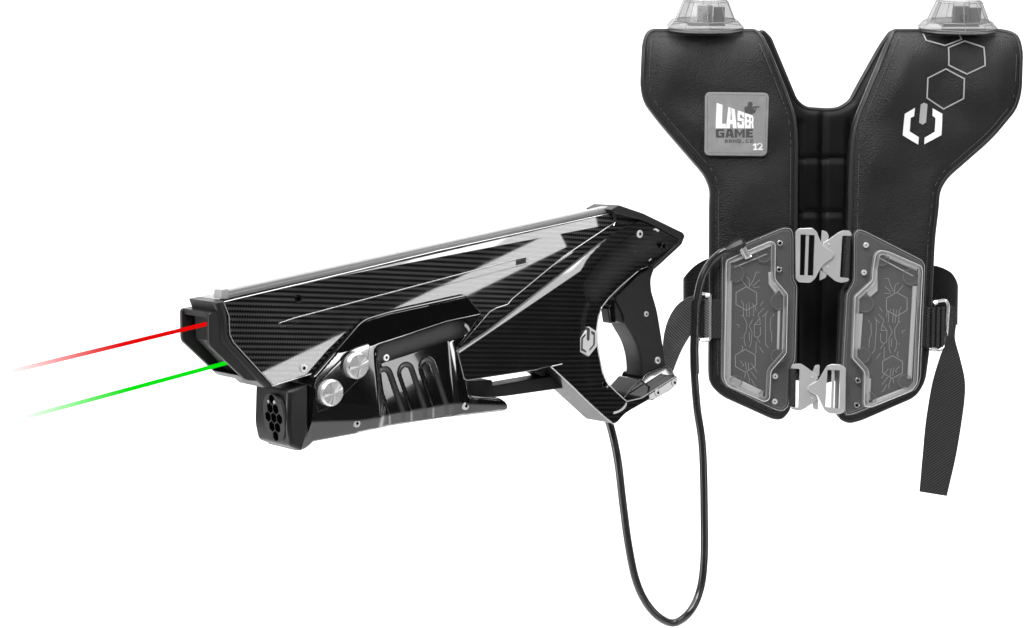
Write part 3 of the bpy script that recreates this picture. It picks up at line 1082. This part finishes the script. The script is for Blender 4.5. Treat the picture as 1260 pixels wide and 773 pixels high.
sp = ccw(vpoly(px4(rnd([(18, 34, 65), (735, 44, 65), (712, 752, 65), (12, 742, 65)], 65, 6), *ZP)))
bm = bmesh.new()
so = [Vector(q) for q in offset(sp, 0.0034)]
for i in range(len(so)):
    a, b = so[i], so[(i + 1) % len(so)]
    L = (b - a).length
    k = 0
    while k * 0.0026 + 0.0015 < L:
        p, q = a + (b - a) * (k * 0.0026 / L), a + (b - a) * ((k * 0.0026 + 0.0015) / L)
        tube_bm(bm, [(p.x, -0.0019 + flat_h(p.x, p.y), p.y), (q.x, -0.0019 + flat_h(q.x, q.y), q.y)], 0.00028, 4)
        k += 1
finish('stitching', bm, 'dark_grey_print', patch, wn=False)

def print_polys(name, polys, m, y=-0.0021):
    bm = bmesh.new()
    for pz in polys:
        plate_bm(bm, vpoly(px4(pz, *ZP)), y, y + 0.0009, 0, 1, hfn=flat_h)
        for v in bm.verts: pass
    for v in bm.verts:
        if abs(v.co.y - (y + 0.0009)) < 1e-8: v.co.y += flat_h(v.co.x, v.co.z)
    return finish(name, bm, m, patch, wn=False)

# block letters on a unit square, as convex pieces
LET = {
 'L': [[(0.06, 0), (0.95, 0), (0.95, .2), (0.06, .2)], [(0.06, .2), (.62, .2), (.66, 1), (.14, 1)]],
 'A': [[(0, 0), (.36, 0), (.47, 1), (.22, 1)], [(.22 + .25, 1), (.80, 1), (1, 0), (.64, 0)], [(.36, .2), (.64, .2), (.60, .42), (.40, .42)], [(.40, .76), (.62, .76), (.60, 1), (.4, 1)]],
 'S': [[(.1, 0), (.9, 0), (.9, .22), (.02, .22)], [(.62, .22), (.95, .22), (.95, .52), (.62, .52)], [(.05, .42), (.95, .42), (.9, .6), (.05, .6)], [(.05, .6), (.38, .6), (.38, .82), (.05, .82)], [(.08, .8), (.95, .8), (.9, 1), (.12, 1)], [(0.02, .22), (.3, .22), (.3, .33), (.02, .33)], [(.66, .68), (.95, .68), (.95, .82), (.66, .82)]],
 'E': [[(.02, 0), (.5, 0), (.5, 1), (.02, 1)], [(.5, 0), (.98, 0), (.98, .22), (.5, .22)], [(.5, .4), (.92, .4), (.92, .6), (.5, .6)], [(.5, .78), (.98, .78), (.98, 1), (.5, 1)]],
 'R': [[(.02, 0), (.38, 0), (.38, 1), (.02, 1)], [(.38, .8), (.85, .8), (.8, 1), (.38, 1)], [(.62, .5), (.95, .55), (.95, .9), (.62, .9)], [(.38, .36), (.85, .36), (.9, .55), (.38, .55)], [(.6, 0), (.98, 0), (.88, .4), (.55, .4)]],
 'G': [[(0, 0.12), (.32, 0.12), (.32, .88), (0, .88)], [(.0, .78), (.96, .78), (.9, 1), (.12, 1)], [(.1, 0), (.95, 0), (.95, .22), (0, .22)], [(.66, .2), (.96, .2), (.96, .55), (.66, .55)], [(.48, .42), (.96, .42), (.96, .58), (.48, .58)]],
 'M': [[(0, 0), (.24, 0), (.24, 1), (0, 1)], [(.76, 0), (1, 0), (1, 1), (.76, 1)], [(.24, 1), (.24, .62), (.5, .1), (.5, .5)], [(.5, .5), (.5, .1), (.76, .62), (.76, 1)]],
}
def word(spec, ytop, ybot, warp=None):
    out = []
    for ch, x0, x1 in spec:
        for piece in LET[ch]:
            q = []
            for u, v_ in piece:
                x_ = x0 + (x1 - x0) * u
                tp = warp(x_) if warp else ytop
                q.append((x_, ybot - v_ * (ybot - tp)))
            out.append(q)
    return out
wl = word([('L', 130, 256), ('A', 252, 372), ('S', 376, 460), ('E', 460, 510), ('R', 508, 562)], 160, 441, lambda x: 158 + (x - 150) * 0.352)
print_polys('lettering', wl, 'white_print')
print_polys('lettering', word([('G', 138, 238), ('A', 244, 340), ('M', 348, 462), ('E', 472, 553)], 450, 545), 'dark_grey_print')
FONT = {'B': ['1110', '1001', '1110', '1001', '1110'], 'R': ['1110', '1001', '1110', '1010', '1001'], 'N': ['1001', '1101', '1011', '1001', '1001'], 'O': ['1111', '1001', '1001', '1001', '1111'],
        '.': ['0000', '0000', '0000', '0000', '0110'], 'C': ['1111', '1000', '1000', '1000', '1111'], 'Z': ['1111', '0001', '0110', '1000', '1111']}
small = []
for i, ch in enumerate('BRNO.CZ'):
    x0 = 240 + i * 46.5
    for r_, rw in enumerate(FONT[ch]):
        for c_, b in enumerate(rw):
            if b == '1':
                X_, Y_ = x0 + c_ * 8.8, 566 + r_ * 7.2
                small.append([(X_, Y_), (X_ + 9.0, Y_), (X_ + 9.0, Y_ + 7.4), (X_, Y_ + 7.4)])
print_polys('lettering', small, 'dark_grey_print')
# number 12
tw = [[(556, 684), (604, 684), (604, 670), (556, 670)], [(573, 670), (590, 670), (590, 610), (573, 610)], [(573, 610), (573, 628), (555, 640), (552, 626)]]
arc = [(628 + 24 * math.cos(a), 631 - 21 * math.sin(a)) for a in [R(165 - 20 * k) for k in range(10)]]
pts2 = arc + [(648, 645), (634, 660), (620, 677)]
for a, b in zip(pts2, pts2[1:]):
    d = Vector((b[0] - a[0], b[1] - a[1])).normalized()
    n2 = Vector((-d.y, d.x)) * 8
    e = d * 3
    tw.append([(a[0] + n2.x - e.x, a[1] + n2.y - e.y), (b[0] + n2.x + e.x, b[1] + n2.y + e.y), (b[0] - n2.x + e.x, b[1] - n2.y + e.y), (a[0] - n2.x - e.x, a[1] - n2.y - e.y)])
tw.append([(610, 669), (664, 669), (664, 684), (610, 684)])
print_polys('lettering', tw, 'white_print')
# soldier silhouette
sold = [[(522 + 28 * math.cos(R(20 * k)), 172 + 28 * math.sin(R(20 * k))) for k in range(18)],
        [(500, 190), (545, 196), (550, 290), (470, 272), (462, 262), (456, 210), (470, 200)],
        [(545, 200), (590, 195), (632, 200), (632, 206), (592, 212), (545, 216)],
        [(548, 214), (560, 214), (572, 240), (585, 214), (592, 214), (580, 262), (548, 262)],
        [(548, 255), (578, 255), (566, 278), (548, 270)]]
print_polys('soldier_print', sold, 'dark_grey_print')

# ---- sensor units
def sensor_unit(flange_px, cover_px, screws, hexes, traces, glint_bars, bosses, rod, label):
    root = bpy.data.objects.new('sensor_unit', None)
    root.empty_display_size = 0.03
    COL.objects.link(root)
    root.parent = vest
    root['label'] = label
    fp = vpoly(rnd(flange_px, 4, 4))
    plate('flange', fp, -0.0065, 0.004, 'clear_flange', root, r=0.003, seg=3, sharp=50)
    plate('backing', offset(ccw(fp), 0.0025), -0.0012, 0.006, 'flange_grey', root)
    cp = ccw(vpoly(rnd(cover_px, 4, 4)))
    board = plate('circuit_board', offset(cp, 0.006), -0.009, -0.0066, 'board_grey', root)
    bm = bmesh.new()
    def strip(a, b, w_):
        a, b = Vector(V(*a)), Vector(V(*b))
        d = (b - a).normalized()
        nn = Vector((-d.y, d.x)) * w_ * VK / 2
        plate_bm(bm, [tuple(a + nn), tuple(a - nn), tuple(b - nn), tuple(b + nn)], -0.0095, -0.0088)
    for (cx, cy, r_) in hexes:
        hp = [(cx + r_ * math.sin(R(60 * k)), cy - r_ * math.cos(R(60 * k))) for k in range(6)]
        for i in range(6): strip(hp[i], hp[(i + 1) % 6], 0.8)
    for tr_ in traces:
        for a, b in zip(tr_, tr_[1:]): strip(a, b, 0.6)
    finish('circuit_traces', bm, 'trace_grey', board, wn=False)
    for g_ in glint_bars:
        plate('glint_bar', vpoly(g_), -0.0125, -0.008, 'cover_white', root, r=0.0015, seg=3)  # added white bars standing in for bright reflections on the cover walls
    for (cx, cy, r_) in bosses:
        x_, z_ = V(cx, cy)
        plate('corner_boss', circ(x_, z_, r_ * VK, 20), -0.0150, -0.008, 'clear_cover', root, r=0.002, seg=3, side_m='clear_wall')
        vtube_loop('boss_rim', circ(x_, z_, r_ * VK - 0.0012, 20), -0.0149, 0.00035, 'pcb_grey', root)
    a, b = V(*rod[0]), V(*rod[1])
    bm = bmesh.new()
    tube_bm(bm, [(a[0], -0.0125, a[1]), (b[0], -0.0125, b[1])], 0.0007, 6)
    finish('wire_link', bm, 'cover_white', root, wn=False)
    # raised cover with sloped walls
    bm = bmesh.new()
    lv = [(cp, -0.0055), (offset(cp, 0.0014), -0.0105), (offset(cp, 0.0052), -0.0168), (offset(cp, 0.0066), -0.0176)]
    rings = [[bm.verts.new((x_, y_, z_)) for x_, z_ in lp] for lp, y_ in lv]
    n = len(cp)
    for A, B in zip(rings, rings[1:]):
        for i in range(n):
            j = (i + 1) % n
            bm.faces.new((A[i], A[j], B[j], B[i]))
    bm.faces.new(rings[-1])
    cv = finish('cover', bm, 'clear_cover', root, sharp=30, side_m='clear_wall', side_lim=0.93)
    vtube_loop('cover_edge_glint', offset(cp, 0.0012), -0.0165, 0.0005, 'cover_white', cv)  # thin tubes here stand in for highlights along the clear plastic edges
    vtube_loop('cover_edge_glint', offset(cp, 0.0064), -0.0175, 0.0003, 'pcb_pale', cv)
    vtube_loop('cover_edge_glint', offset(ccw(fp), 0.0016), -0.0062, 0.0004, 'pcb_pale', cv)
    vtube_loop('cover_edge_glint', offset(ccw(fp), 0.0046), -0.0064, 0.0003, 'pcb_grey', cv)
    for (sx_, sy_, mt) in screws:
        x_, z_ = V(sx_, sy_)
        screw(root, x_, z_, -0.0066, 0.0037, mt, hexr=0.5 if mt == 'chrome' else 0.25)
    return root

def mirror_x(tr_, a, b, dy, shear):
    return [(b - (x - a), y + dy + shear * (y - 370)) for x, y in tr_]

def z3(l): return [(880 + a / 6.44, 290 + b / 6.44) for a, b in l]
def z4(l): return [(880 + a / 6.44, 390 + b / 6.44) for a, b in l]
tl = [z3([(265, 410), (262, 345), (235, 325)]), z3([(272, 395), (300, 345), (318, 290), (345, 292)]), z3([(290, 400), (325, 370), (345, 350)]), z3([(245, 405), (215, 370), (198, 340)]),
      z3([(295, 412), (345, 408)]), z3([(200, 515), (218, 545), (215, 590), (222, 670), (240, 700), (240, 772)]), z3([(240, 540), (245, 650), (265, 690), (260, 730), (275, 772)]),
      z3([(262, 530), (265, 610), (262, 650), (290, 690), (272, 730), (300, 772)]), z3([(285, 535), (300, 560), (298, 640)]), z3([(310, 550), (318, 600)]),
      z3([(380, 575), (335, 620), (335, 650), (300, 690), (300, 772)]), z3([(412, 600), (345, 665), (345, 710)]), z3([(395, 620), (393, 772)]), z3([(460, 620), (440, 650), (440, 690), (432, 720), (435, 772)]), z3([(350, 555), (375, 520)]),
      z3([(198, 635), (218, 635)]), z3([(190, 720), (205, 735), (200, 755)]),
      z4([(220, 0), (245, 50), (240, 110), (222, 150), (225, 200), (235, 230)]), z4([(290, 20), (262, 75), (285, 120), (280, 200), (265, 240)]), z4([(345, 0), (350, 60), (305, 60), (302, 150), (330, 165), (352, 140), (352, 80)]),
      z4([(305, 60), (345, 15)]), z4([(390, 0), (392, 215), (415, 245)]), z4([(435, 0), (428, 90), (440, 130), (440, 200)]), z4([(325, 170), (350, 205)]), z4([(345, 240), (375, 285)]), z4([(262, 120), (265, 190)]), z4([(318, 195), (315, 290)]),
      z4([(205, 225), (215, 250), (200, 270)]), z4([(195, 165), (210, 168)]), z4([(232, 355), (240, 420)]), z4([(255, 360), (258, 425)]), z4([(190, 345), (220, 380), (205, 395)]), z4([(275, 365), (300, 395), (325, 440)]),
      z4([(235, 440), (225, 480)]), z4([(250, 440), (265, 490), (262, 520)]), z4([(275, 430), (320, 490)]), z4([(280, 490), (305, 540), (320, 550)]), z4([(160, 60), (180, 62), (182, 85)])]
def clip(tr_, y1):
    out = []
    for a, b in zip(tr_, tr_[1:]):
        if a[1] <= y1: out.append(a)
        if a[1] <= y1 < b[1]:
            f = (y1 - a[1]) / (b[1] - a[1]); out.append((a[0] + f * (b[0] - a[0]), y1))
    if tr_[-1][1] <= y1: out.append(tr_[-1])
    return out
tl = [clip(q, 390.0) for q in tl[:17]] + tl[17:]
lf = [(887, 311, 4), (963, 279.5, 5), (974, 281, 5), (976.5, 290, 4), (976.5, 343, 3), (981, 352, 3), (978.5, 444, 4), (973, 453, 4), (971, 500, 5), (963, 507, 5), (953, 505, 5), (892, 476, 5), (886, 467, 5)]
lc = [(891, 320, 5), (947, 296, 5), (953, 300, 4), (952.5, 343.6, 3), (968, 362, 3), (966.5, 435, 3), (947.5, 457, 3), (946, 491, 4), (939, 495, 4), (893, 475, 4), (888.5, 466, 4)]
sensor_unit(lf, lc, [(958.7, 299.6, 'chrome'), (957.6, 332, 'chrome'), (953, 463, 'screw_steel'), (952.5, 494, 'screw_steel')], [(917.3, 367.6, 14.6), (916, 443.8, 14)], tl,
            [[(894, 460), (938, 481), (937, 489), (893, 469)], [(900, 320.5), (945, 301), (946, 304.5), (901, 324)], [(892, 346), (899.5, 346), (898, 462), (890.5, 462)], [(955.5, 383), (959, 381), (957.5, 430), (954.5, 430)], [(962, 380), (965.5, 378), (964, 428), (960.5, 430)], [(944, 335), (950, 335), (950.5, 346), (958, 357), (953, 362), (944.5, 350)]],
            [(904, 337, 11), (938, 314, 10), (956, 371, 10.5), (955, 438, 9), (904, 469, 8), (939, 487, 8)], [(902, 329.5), (942, 313)], 'clear sensor unit whose top corner takes the cable plug')
rf = [(1049, 287, 4), (1055, 281.5, 4), (1064, 284, 5), (1134, 319.5, 5), (1138, 327, 4), (1132.5, 467, 6), (1127, 480, 5), (1049, 510.5, 5), (1040, 512, 4), (1037, 503, 4), (1035.5, 447, 4), (1040, 361, 4), (1048.5, 347, 4)]
rc = [(1073.4, 313, 4), (1079, 307.5, 4), (1090, 309, 5), (1131, 327, 5), (1133, 333, 4), (1126.5, 472, 5), (1119, 481.5, 5), (1070, 501.5, 4), (1061, 501, 4), (1059.4, 495, 3), (1060.5, 458, 3), (1045.4, 441, 3), (1048.5, 364.6, 3), (1069.8, 345, 3), (1070, 335, 3)]
rt = [mirror_x(q, 917.3, 1101.7, 7.5, -0.005) for q in tl]
rt = [[(x - 0.06 * (y - 375), y) for x, y in q] for q in rt]
sensor_unit(rf, rc, [(1064.4, 302, 'screw_steel'), (1062, 335.6, 'screw_steel'), (1054.4, 468, 'chrome'), (1053, 498.4, 'chrome')], [(1101.7, 374.5, 14.6), (1096.5, 451.5, 14)], rt,
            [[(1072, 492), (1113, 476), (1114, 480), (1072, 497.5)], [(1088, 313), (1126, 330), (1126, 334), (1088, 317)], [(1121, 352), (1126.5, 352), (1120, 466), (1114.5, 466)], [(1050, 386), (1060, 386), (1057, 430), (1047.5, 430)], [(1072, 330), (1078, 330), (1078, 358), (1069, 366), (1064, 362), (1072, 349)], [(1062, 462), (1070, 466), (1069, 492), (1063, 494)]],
            [(1083, 319, 9), (1118, 341, 10.5), (1062, 374, 11), (1059, 437, 10), (1111, 469, 9), (1068, 490, 8)], [(1080, 318), (1121, 340)], 'clear sensor unit without a plug')

# ---- buckles
def z5(l): return [(960 + a / 7.73, 260 + b / 7.73) for a, b in l]
def z6(l): return [(960 + a / 7.73, 430 + b / 7.73) for a, b in l]
def frame_plate(bm, outer, holes_split, y0, y1, r):
    pass
def buckle(zf, frame_out, hole, bar, claw, levers, rivets, straps, label):
    root = bpy.data.objects.new('buckle', None)
    root.empty_display_size = 0.02
    COL.objects.link(root)
    root.parent = vest
    root['label'] = label
    # frame: outline joined to its hole through a hairline seam -> one ring-shaped plate
    o_ = ccw(vpoly(rnd(zf(frame_out), 2.0, 3)))
    h_ = ccw(vpoly(zf(hole)))
    bm = bmesh.new()
    y0, y1 = -0.0165, -0.0125
    vo = [[bm.verts.new((x, y, z)) for x, z in o_] for y in (y0, y1)]
    oi = offset(o_, 0.0006)
    vi = [bm.verts.new((x, y0 - 0.0006, z)) for x, z in oi]
    hi = [[bm.verts.new((x, y, z)) for x, z in h_] for y in (y0 - 0.0006, y1)]
    n, m_ = len(o_), len(h_)
    for i in range(n):
        j = (i + 1) % n
        bm.faces.new((vo[1][i], vo[1][j], vo[0][j], vo[0][i]))
        bm.faces.new((vo[0][i], vo[0][j], vi[j], vi[i]))
    for i in range(m_):
        j = (i + 1) % m_
        bm.faces.new((hi[0][i], hi[0][j], hi[1][j], hi[1][i]))
    def edges(loop): return [bm.edges.get((loop[i], loop[(i + 1) % len(loop)])) for i in range(len(loop))]
    bmesh.ops.triangle_fill(bm, edges=edges(vi) + edges(hi[0]), use_beauty=True)
    bmesh.ops.triangle_fill(bm, edges=edges(vo[1]) + edges(hi[1]), use_beauty=True)
    bmesh.ops.recalc_face_normals(bm, faces=bm.faces)
    fr = finish('frame', bm, 'steel', root)
    plate('crossbar', vpoly(zf(bar)), -0.0155, -0.013, 'steel', fr, r=0.0005, seg=2)
    cl = plate('claw', vpoly(rnd(zf(claw), 2.0, 3)), -0.0135, -0.0095, 'steel', root, r=0.0006, seg=2)
    for l in levers:
        plate('lever', vpoly(rnd(zf(l), 1.5, 3)), -0.0118, -0.0095, 'steel', root, r=0.0005, seg=2)
    for c in rivets:
        x_, z_ = V(*zf([c])[0])
        plate('rivet', circ(x_, z_, 0.0013, 12), -0.0145, -0.012, 'screw_steel', cl, r=0.0006, seg=2)
    for s_ in straps:
        plate('strap', vpoly(rnd(zf(s_), 1, 2)), -0.0150, 0.002, 'webbing', root, r=0.003, seg=4)
buckle(z5, [(130, 640), (128, 200), (160, 168), (290, 165), (330, 200), (360, 280), (390, 330), (480, 388), (498, 415), (480, 445), (390, 510), (350, 570), (318, 640), (270, 682), (160, 677)],
       [(175, 225), (310, 232), (296, 615), (168, 610)], [(228, 226), (258, 228), (245, 618), (215, 616)],
       [(385, 310), (450, 270), (530, 210), (580, 185), (640, 188), (662, 215), (662, 240), (575, 235), (553, 632), (640, 636), (633, 668), (570, 684), (510, 665), (430, 600), (385, 560), (375, 525), (420, 490), (440, 415), (420, 360), (390, 335)],
       [[(383, 180), (430, 200), (450, 240), (440, 280), (375, 310)], [(365, 555), (362, 662), (420, 634), (432, 595)]], [(447, 320), (438, 535)],
       [[(128, 222), (178, 224), (172, 612), (122, 608)], [(606, 238), (660, 238), (642, 634), (590, 632)]], 'upper of the two silver metal buckles')
buckle(z6, [(238, 365), (260, 338), (350, 285), (390, 215), (430, 150), (480, 136), (560, 143), (604, 172), (600, 560), (585, 592), (550, 607), (450, 607), (400, 572), (370, 510), (340, 440), (260, 397)],
       [(430, 192), (552, 197), (540, 558), (410, 540)], [(474, 192), (500, 194), (490, 558), (464, 556)],
       [(92, 180), (95, 160), (115, 136), (185, 133), (230, 163), (330, 235), (350, 262), (300, 330), (290, 366), (300, 400), (348, 460), (320, 492), (200, 570), (160, 582), (95, 564), (92, 545), (160, 547), (172, 182)],
       [[(297, 205), (320, 150), (362, 142), (358, 250), (330, 250)], [(292, 495), (300, 560), (348, 578), (350, 470), (330, 470)]], [(292, 265), (288, 462)],
       [[(76, 180), (138, 182), (134, 546), (74, 542)], [(552, 196), (606, 198), (596, 562), (542, 560)]], 'lower of the two silver metal buckles')

# ---- side belt, adjusters and tails
def vt(px, py, y):
    q = V(px, py, y)
    return Vector((q[0], y, q[1]))
# left belt running to the back
bm = bmesh.new()
top = cr([vt(888, 322, 0.004), vt(874, 318, 0.03), vt(856, 327, 0.06), vt(843, 341, 0.085), vt(846, 343, 0.12), vt(880, 342, 0.14)], 5)
bot = cr([vt(888, 372, 0.004), vt(874, 369, 0.03), vt(856, 376, 0.06), vt(843, 390, 0.085), vt(846, 392, 0.12), vt(880, 392, 0.14)], 5)
ribbon_bm(bm, top, bot, 0.0022)
finish('side_belt', bm, 'webbing_dark', vest, wn=False)
bm = bmesh.new()
top = cr([vt(1140, 326, 0.01), vt(1154, 328, 0.03), vt(1170, 336, 0.06), vt(1177.5, 350, 0.085), vt(1172, 352, 0.12), vt(1130, 352, 0.14)], 5)
bot = cr([vt(1140, 378, 0.01), vt(1154, 378, 0.03), vt(1170, 386, 0.06), vt(1176.5, 398, 0.085), vt(1172, 400, 0.12), vt(1130, 400, 0.14)], 5)
ribbon_bm(bm, top, bot, 0.0022)
finish('side_belt', bm, 'webbing_dark', vest, wn=False)
# strap ends sewn to the panels
plate('strap_loop', vpoly(rnd([(860, 368.5), (889, 368.5), (889, 417), (860, 416)], 1.5, 2), 0.0), -0.004, 0.004, 'webbing', vest, r=0.002, seg=3)
plate('strap_loop', vpoly(rnd([(866, 368), (875, 368.4), (875, 417), (866, 416.5)], 1.5, 3), 0.0), -0.0085, 0.002, 'webbing_highlight', vest, r=0.003, seg=4)
plate('strap_loop', vpoly(rnd([(1131, 377.5), (1165, 379), (1163, 429), (1130, 427)], 1.5, 2), 0.0), -0.004, 0.006, 'webbing', vest, r=0.002, seg=3)
for x_ in (1138.5, 1145, 1151, 1157):
    plate('strap_loop', vpoly(rnd([(x_, 377.5), (x_ + 5, 378), (x_ + 4, 429.5), (x_ - 1, 428.5)], 1.5, 3), 0.0), -0.0085, 0.002, 'webbing', vest, r=0.0022, seg=4)

def wire_frame(name, pts, rad, y):
    bm = bmesh.new()
    tube_bm(bm, [vt(a, b, y + (c[0] if c else 0)) for a, b, *c in pts], rad, 8)
    return finish(name, bm, 'chrome', vest, wn=False)
wire_frame('strap_adjuster', rnd([(873.5, 362.5, 1), (858, 361, 4), (857.5, 418, 4), (873, 419, 3), (873.5, 362.5, 1)], 3, 5)[0:], 0.0022, -0.007)
wire_frame('strap_adjuster', [(a, b) for a, b in rnd([(1149, 371.5, 1), (1164, 369.5, 6), (1167, 376, 5), (1163.5, 426, 5), (1156, 431.5, 5), (1145, 430.5, 1)], 3, 5)[0:]], 0.0021, -0.007)
for (a, b, r_) in (((1149, 373.5), (1153, 371.5), 0.0034), ((1146, 430), (1152, 431), 0.0032), ((868, 364), (873, 363.5), 0.003), ((862, 419), (872, 418), 0.003)):
    bm = bmesh.new()
    tube_bm(bm, [vt(a[0], a[1], -0.007), vt(b[0], b[1], -0.007)], r_, 8)
    finish('adjuster_end', bm, 'chrome', vest, wn=False)
# left tail
bm = bmesh.new()
Lc = cr([vt(857, 363, -0.004), vt(846, 366.5, -0.010), vt(833, 376, -0.012), vt(823, 392, -0.008), vt(817.5, 410, 0.0), vt(815, 432, 0.006), vt(811, 458, 0.010)], 6)
Rc = cr([vt(860, 412, -0.004), vt(855, 410, -0.002), vt(850, 412, 0.004), vt(844, 421, 0.010), vt(838, 432, 0.016), vt(832, 446, 0.02), vt(826, 462, 0.022)], 6)
ribbon_bm(bm, Lc, Rc, 0.0018)
finish('strap_tail', bm, 'webbing_highlight', vest, wn=False)
# right tail
bm = bmesh.new()
Lc = cr([vt(1163, 374, -0.003), vt(1163.5, 400, -0.008), vt(1163.5, 421, -0.010), vt(1157, 438, -0.006), vt(1150, 460, 0.0), vt(1145, 482, 0.004), vt(1139, 520, 0.006), vt(1135.5, 556, 0.006), vt(1131.3, 605, 0.004)], 6)
Rc = cr([vt(1176, 378, 0.012), vt(1176, 398, 0.010), vt(1174.5, 417, 0.004), vt(1181, 440, -0.006), vt(1187, 466, -0.010), vt(1187, 490, -0.010), vt(1182, 528, -0.006), vt(1175.5, 565, -0.002), vt(1165, 610.5, 0.0)], 6)
ribbon_bm(bm, Lc, Rc, 0.0018)
finish('strap_tail', bm, 'webbing', vest, wn=False)

# ================================================================== CABLE
def wpt(px, py, Y): return P(px, py, Y)
q = G(750, 516, 0.02)
start = g2w((q[0], 0.02, q[1]))
yv = YV - 0.016
path = [(start.y, 742, 500), (start.y, 747, 512), (start.y, 754, 536), (start.y - 0.005, 760.6, 570), (start.y, 766, 616), (start.y + 0.005, 773, 669), (start.y + 0.01, 781.8, 711.8), (start.y + 0.015, 794, 740),
        (start.y + 0.02, 811, 759.5), (start.y + 0.03, 829.5, 766.5), (yv - 0.03, 848, 754), (yv - 0.02, 860.5, 729), (yv - 0.015, 866, 694), (yv - 0.01, 866.6, 641), (yv - 0.005, 864.5, 553), (yv, 857.5, 500),
        (yv, 854, 450), (yv, 855, 410), (yv, 857, 375), (yv, 863, 345), (yv, 873, 325), (yv - 0.004, 886, 312), (yv - 0.004, 893, 308)]
pts = cr([tuple(wpt(a, b, Y)) for Y, a, b in path], 8)
bm = bmesh.new()
tube_bm(bm, pts, 0.0052, 14)
cable = finish('cable', bm, 'cable_black', wn=False)
tag(cable, 'black cable looping down from the gun grip and up to a plug on the vest', 'cable')
bm = bmesh.new()
tube_bm(bm, [wpt(855, 460, yv), wpt(854.2, 430, yv), wpt(855.2, 405, yv), wpt(856.2, 370, yv)], 0.0057, 14)
finish('cable_sleeve', bm, 'cable_black', cable, wn=False)
bm = bmesh.new()
pa = [wpt(888, 310.5, yv - 0.004), wpt(896, 307, yv - 0.004), wpt(904, 303.5, yv - 0.004), wpt(913, 299.8, yv - 0.004), wpt(917, 300, yv - 0.004)]
tube_bm(bm, pa, [0.0028, 0.0048, 0.0075, 0.0078, 0.005], 8)
finish('plug_boot', bm, 'rubber_black', cable, sharp=30)
bm = bmesh.new()
tube_bm(bm, [wpt(913, 304, yv - 0.004), wpt(919, 316, yv - 0.002)], 0.0052, 12)
tube_bm(bm, [wpt(916.5, 318.5, yv - 0.002), wpt(925, 315, yv - 0.002)], 0.0014, 8)
finish('plug_tip', bm, 'chrome', cable, sharp=40)
